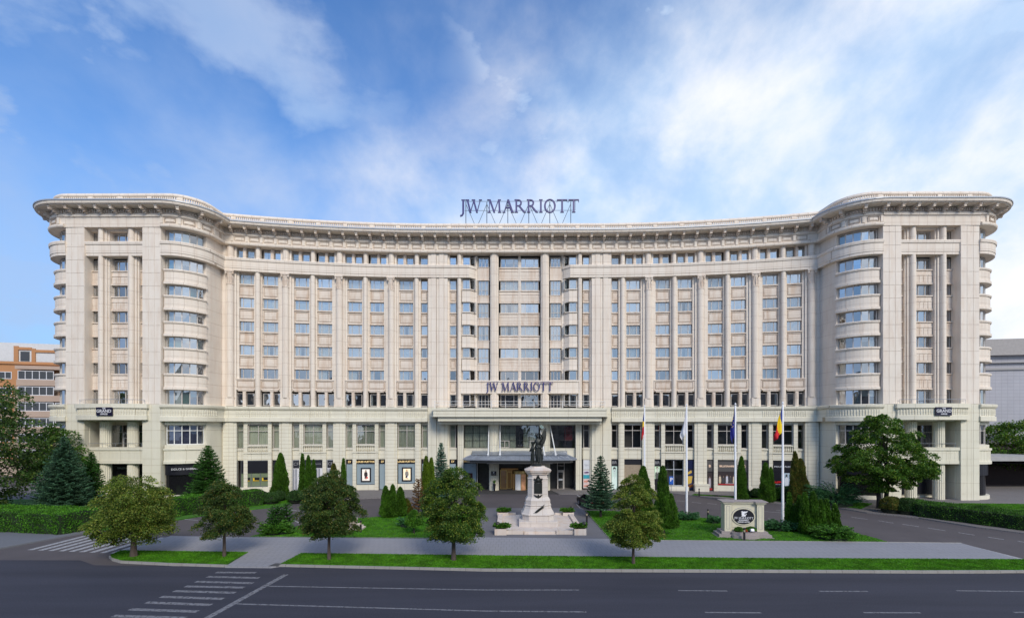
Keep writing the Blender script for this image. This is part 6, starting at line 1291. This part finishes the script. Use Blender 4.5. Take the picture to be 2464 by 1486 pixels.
WH=M_('sign_white',(.78,.78,.8),.5)
gr=[(-.14,.0),(.12,.0),(.17,.1),(.19,.2),(.24,.22),(.22,.27),(.15,.22),(.12,.14),(.07,.18),(.05,.28),(.22,.38),(.34,.52),(.12,.48),(.02,.5),(-.03,.46),(-.1,.52),(-.2,.48),(-.22,.42),(-.14,.42),(-.17,.32),(-.17,.2),(-.14,.1),(-.2,.02)]
fl([(a*1.0,1.70+b*.85) for a,b in gr],-.235,.012).obj('griffin_emblem',WH,ov)
t,W=serif_text('JW MARRIOTT',.17,.012); t.obj('lettering',WH,ov,Matrix.Translation((0,-.23,1.49))@Matrix.Scale(1.5/W,4,(1,0,0)))
text_mb('BUCHAREST',.14,.012,bold=.003).obj('lettering',WH,ov,T(0,-.23,1.39)); text_mb('GRAND HOTEL',.14,.012,bold=.003).obj('lettering',WH,ov,T(0,-.23,1.24))
for i,(dx_,w2,lb) in enumerate(((-.55,.75,'round green plant at the left foot of the oval hotel emblem'),(.5,.85,'round green plant at the right foot of the oval hotel emblem'))): mound('sign_plant',x+dx_,y-.42-dx_*-.1,w2,.5,.42,JUNG,lb,140+i,z0=.58,leaf=.03,n=2500,cat='plant',group='round plants at the stone sign')
mound('red_flowers',x-.02,y-.55,.3,.25,.22,leafmat('red_petals',[(0,(.35,.03,.01)),(.7,(.6,.06,.02)),(1,(.05,.1,.02))]),'small red flowers between the two plants of the stone sign',145,z0=.58,leaf=.03,n=300,cat='flowers')
f=empty('spotlight',T(x+.42,y-.82,.6),'small white spotlight in front of the right sign plant','spotlight'); MB().box(-.13,.13,-.1,.12,.1,.3,Matrix.Rotation(R(-25),4,'X')).obj('housing',WH,f); MB().bar((0,0,0),(0,0,.12),.02).obj('stand',METAL,f)
# bollard lights
BOLB=M_('bollard_black',(.015,.015,.018),.4)
for vx,vy,lb in ((1791,1299,'nearest black bollard light, in front of the stone hotel sign'),(1703.5,1248.5,'black bollard light left of the stone sign at the driveway edge'),(868,1279.5,'black bollard light on the left lawn near the tree'),(1412,1256,'black bollard light at the front of the small spruce'),(1682.3,1193,'far black bollard light on the grass strip by the poster windows'),(643,1213,'far black bollard light among the left box shrubs')):
    X,Y=G(vx,vy,.12); b=empty('bollard_light',T(X,Y,.12),lb,'bollard','bollard lights beside the driveway')
    MB().lathe([(.11,0),(.11,.05),(.085,.06),(.085,.68)],12).obj('post',BOLB,b); MB().lathe([(.075,.68),(.075,.86)],12).obj('lens',M_('lens',(.35,.30,.2),.3),b); MB().lathe([(.09,.86),(.09,.98),(.04,1.02)],12).obj('cap',BOLB,b)
# parked car beside the spruce
def car(x,y,rz,label):
    c=empty('parked_car',T(x,y,0,rz),label,'car'); body=M_('black_car_paint',(.008,.008,.010),.25,.2,spec=.6); tyre=M_('tyre_rubber',(.015,.015,.015),.8)
    prof=[(-2.15,.35),(-2.2,.62),(-2.1,.86),(-1.15,.98),(1.55,1.02),(2.1,.92),(2.2,.6),(2.15,.33)]
    m=MB(); rings=[]
    for yy,k in ((-.88,.93),(-.84,1.),(.84,1.),(.88,.93)): rings.append([(px*(1 if abs(k-1)<.01 else .99),yy,.33+(pz-.33)*k) for px,pz in prof])
    m.loft(rings); m.obj('body',body,c,smooth=False)
    g=[(-1.2,.96),(-.45,1.42),(.9,1.45),(1.65,1.0)]
    m=MB(); m.loft([[(px,yy*(1 if pz<1.1 else .82),pz) for px,pz in g] for yy in (-.80,.80)]); m.obj('cabin_glass',M_('car_glass',(.01,.012,.014),.05),c); MB().loft([[(-.42,yy,1.43),(.88,yy,1.46),(.86,yy,1.49),(-.40,yy,1.46)] for yy in (-.66,.66)]).obj('roof',body,c)
    for wx in (-1.35,1.35):
        for wy in (-.83,.83):
            w_=MB().lathe([(.20,-.1),(.32,-.1),(.33,0),(.32,.1),(.20,.1)],18,0,0,T(wx,wy,.33)@Matrix.Rotation(PI/2,4,'X')).obj('wheel',tyre,c); MB().lathe([(.03,-.11),(.2,-.105),(.2,.105),(.03,.11)],10,0,0,T(wx,wy,.33)@Matrix.Rotation(PI/2,4,'X')).obj('rim',METAL,w_)
    for wy in (-.62,.62): MB().box(2.13,2.2,wy-.18,wy+.18,.72,.84).obj('tail_light',M_('tail_red',(.3,.01,.01),.3),c); MB().box(-2.2,-2.12,wy-.18,wy+.18,.62,.76).obj('headlight',M_('headlight_glass',(.6,.6,.62),.1),c)
    return c
car(9.05,56.0,R(-78),'black car parked at the driveway, half hidden by the small spruce')
# parking sign
ps=empty('parking_sign',T((1615.-1232)*58.5/FV,58.5,.1),'small blue parking sign with a white P beside the tallest cypress','sign'); MB().tube([(0,0,0),(0,0,3.1)],.035,8).obj('post',METAL,ps); pn_=MB().box(-.26,.26,-.05,-.02,2.2,3.15).obj('panel',M_('parking_blue',(.01,.10,.45),.5),ps); text_mb('P',.62,.01,bold=.015).obj('lettering',WH,pn_,T(0,-.06,2.75))
# column planters at the entrance
for sx in (-1,1):
    p=empty('tall_planter',HM@T(sx*3.72+.1,-1.0,0.04),'tall black planter with a spiky plant at the %s entrance column'%('left' if sx<0 else 'right'),'planter','tall black planters at the entrance')
    MB().lathe([(.16,0),(.27,1.05),(.24,1.05)],4,a0=PI/4).obj('pot',BLACK,p); rr=random.Random(4); m=MB()
    for k in range(22): a=rr.uniform(0,6.28); l=rr.uniform(.35,.7); m.tube([(0,0,1.0),(math.cos(a)*.12,math.sin(a)*.12,1.0+l*.6),(math.cos(a)*.26,math.sin(a)*.26,1.0+l)],[.02,.03,.004],4)
    m.obj('plant',JUNG,p)
# small marble step stone behind the third tree
mm=MB()
for k in range(3): mm.prism([(-1.0+.2*k,-.7+.15*k),(1.0-.2*k,-.7+.15*k),(1.0-.2*k,.7),(-1.0+.2*k,.7)],.001+.14*k,.14*(k+1))
mm.box(-.35,.35,-.2,.4,.42,1.0); X,Y=G(848,1272,.12); tag(mm.obj('stone_pedestal',MAR,None,T(X,Y,.12)),'low pale stone pedestal on steps, half hidden behind the dark round linden','pedestal')
# manhole plate
tag(MB().add([(*p,.108) for p in (k2(370,1003),k2(470,1000),k2(500,975),k2(440,973))],[(0,1,2,3)]).obj('ramp_plate',M_('dark_plate',(.06,.06,.065),.7)),kind='structure')
# ------------------------------------------------------------------ neighbours
BE_=M_('beige_render',(.46,.36,.28),.85,noise=.06,nscale=.4); ORA=M_('orange_render',(.46,.225,.10),.85,noise=.06,nscale=.4); WHT=M_('white_render',(.62,.62,.62),.85,noise=.05); PINK=M_('pinkish_render',(.44,.33,.26),.85,noise=.05,nscale=.5)
ap=empty('apartment_building',T(-90.5,92,0,R(0))@Matrix.Rotation(R(14),4,'Z'),'orange and beige apartment block with white window bands, left of the hotel','building')
# local: facade along x at y=0; image: x from 0v to 145v
z0=9.3-(1100-1025)*92/FV
m=MB(); m.box(-40,20,.0,14,0,21.5); m.obj('wall',BE_,ap)
m=MB(); m.box(-40,20.1,-.08,.0,16.9,21.0); m.obj('orange_band',ORA,ap); m=MB(); m.box(-40,6.5,1.2,13,21.5,25.2); m.obj('penthouse',WHT,ap)
m=MB(); m.box(-40,20.3,-.35,14.2,21.0,21.5); m.obj('roof_edge',ORA,ap)
WW=M_('white_pvc_frame',(.72,.72,.74),.4); WG=M_('flat_window_glass',(.05,.055,.06),.1)
def awin(x,z,w_,h,par,n=2,y=-.05,rim=True):
    f=MB(); f.box(x,x+w_,y-.06,y+.05,z,z+.1); f.box(x,x+w_,y-.06,y+.05,z+h-.1,z+h)
    for i in range(n+1): xx=x+(w_-.1)*i/n; f.box(xx,xx+.1,y-.055,y+.05,z+.1,z+h-.1)
    o=f.obj('window',WW,par); MB().box(x+.05,x+w_-.05,y,y+.04,z+.05,z+h-.05).obj('pane',WG,o)
    if rim:
        r=MB(); 
        for q in ((x-.3,x+w_+.3,z-.3,z),(x-.3,x+w_+.3,z+h,z+h+.3),(x-.3,x,z,z+h),(x+w_,x+w_+.3,z,z+h)): r.box(q[0],q[1],y-.03,y+.05,q[2],q[3])
        r.obj('surround',ORA,o)
for k in range(6):
    z=18.2-2.95*k
    for x in (-12.5,-5.8,-20): awin(x,z,2.0,1.35,ap,2,-.1 if k==0 else -.05,rim=k>0)
    # projecting balcony stack
    m=MB(); m.box(-2.2,20,-1.6,.0,z-1.3,z-.15); m.obj('balcony_parapet',PINK,ap)
    awin(-2.0,z-.15,5.6,1.65,ap,5,-1.5,rim=False)
    if k<2: m=MB(); m.box(3.7,12,-.12,-.09,z-.2,z+1.5); m.obj('recessed_wall',M_('brown_brick',(.22,.09,.045),.9),ap); awin(5.,z-.1,2.2,1.3,ap,2,-.15,rim=False)
    else: awin(3.8,z-.15,6.2,1.6,ap,5,-1.5,rim=False)
m=MB(); m.box(-2.3,20,-1.8,.0,19.95,20.6); m.obj('balcony_roof',PINK,ap)
for x in (-3.2,3.0): MB().box(x,x+1.4,1.1,1.25,21.8,23.6).obj('penthouse_window',WG,ap)
m=MB(); 
for a,b,c,d in ((-4.2,-3.5,21.5,24.6),(-1.4,-.8,21.5,24.2),(4.6,5.2,21.5,24.0),(-3.5,-1.4,23.9,24.4),(-.8,4.6,23.5,24.0)): m.box(a,b,1.0,1.2,c,d)
m.obj('orange_trim',ORA,ap)
GREYT=stone('grey_ceramic_tiles',(.40,.40,.44),(.43,.43,.47),.9,.6,(.33,.33,.37),msize=.03,stain=(.36,.36,.40),amt=.3,vary=.2)
gb=empty('grey_tiled_building',T(76.5,86,0)@Matrix.Rotation(R(-10),4,'Z'),'windowless pale grey tiled building behind the right tower','building')
MB().box(-12,60,0,30,6.2,22.2).obj('tiled_wall',GREYT,gb); MB().box(-12.5,60.5,-.9,30.5,21.6,24.4).obj('roof_fascia',M_('grey_concrete_fascia',(.36,.34,.33),.8,noise=.08),gb); MB().box(-12,60,.6,30,4.2,6.2).obj('lower_wall',M_('mauve_wall',(.26,.23,.24),.8),gb)
MB().box(-12.2,60,-.25,0,19.1,19.5).box(-12.2,60,-.5,0,20.3,20.5).obj('string_course',M_('grey_concrete2',(.34,.33,.33),.8),gb)
gw=empty('garage_entrance',T(66,69.5,0),'dark covered garage opening with a pale concrete roof edge, right of the right tower','garage')
MB().box(-2.,40,0,8,4.3,4.95).obj('roof_slab',M_('concrete_edge',(.35,.35,.34),.8,noise=.1),gw); MB().box(-4.5,-2,1.0,8,3.9,4.4).obj('side_roof',M_('concrete_edge2',(.3,.3,.3),.8),gw); MB().box(-4.5,40,7.5,8,0,4.3).obj('back_wall',M_('dark_brown_wall',(.022,.010,.009),.8,noise=.2,nscale=2),gw); MB().box(36,36.5,0,8,0,4.3).obj('side_wall',M_('dark_brown_wall2',(.02,.01,.009),.8),gw)
MB().box(-4.5,40,1.0,7.5,3.85,3.9).obj('ceiling',M_('dark_ceiling',(.02,.015,.015),.9),gw)
# buildings across the street, behind the viewer, seen as reflections in the lower windows
for x,wd,h,y,c,lb in ((-75,56,25,-70,(.20,.18,.16),'grey brown block across the street on the left'),(-18,44,29,-75,(.16,.15,.15),'dark grey block across the street in the middle'),(42,62,24,-72,(.22,.19,.17),'brownish block across the street on the right')):
    b=empty('building_across_street',T(x,y,0),lb,'building','buildings across the street'); MB().box(-wd/2,wd/2,-16,0,0,h).obj('wall',M_('far_render',c,.9,noise=.2,nscale=.3),b); m=MB()
    for k in range(int(h/3.2)-1):
        for i in range(int(wd/3.4)): m.box(-wd/2+1+3.4*i,-wd/2+2.8+3.4*i,0,.05,2+3.2*k,3.6+3.2*k)
    m.obj('window_rows',WG,b)
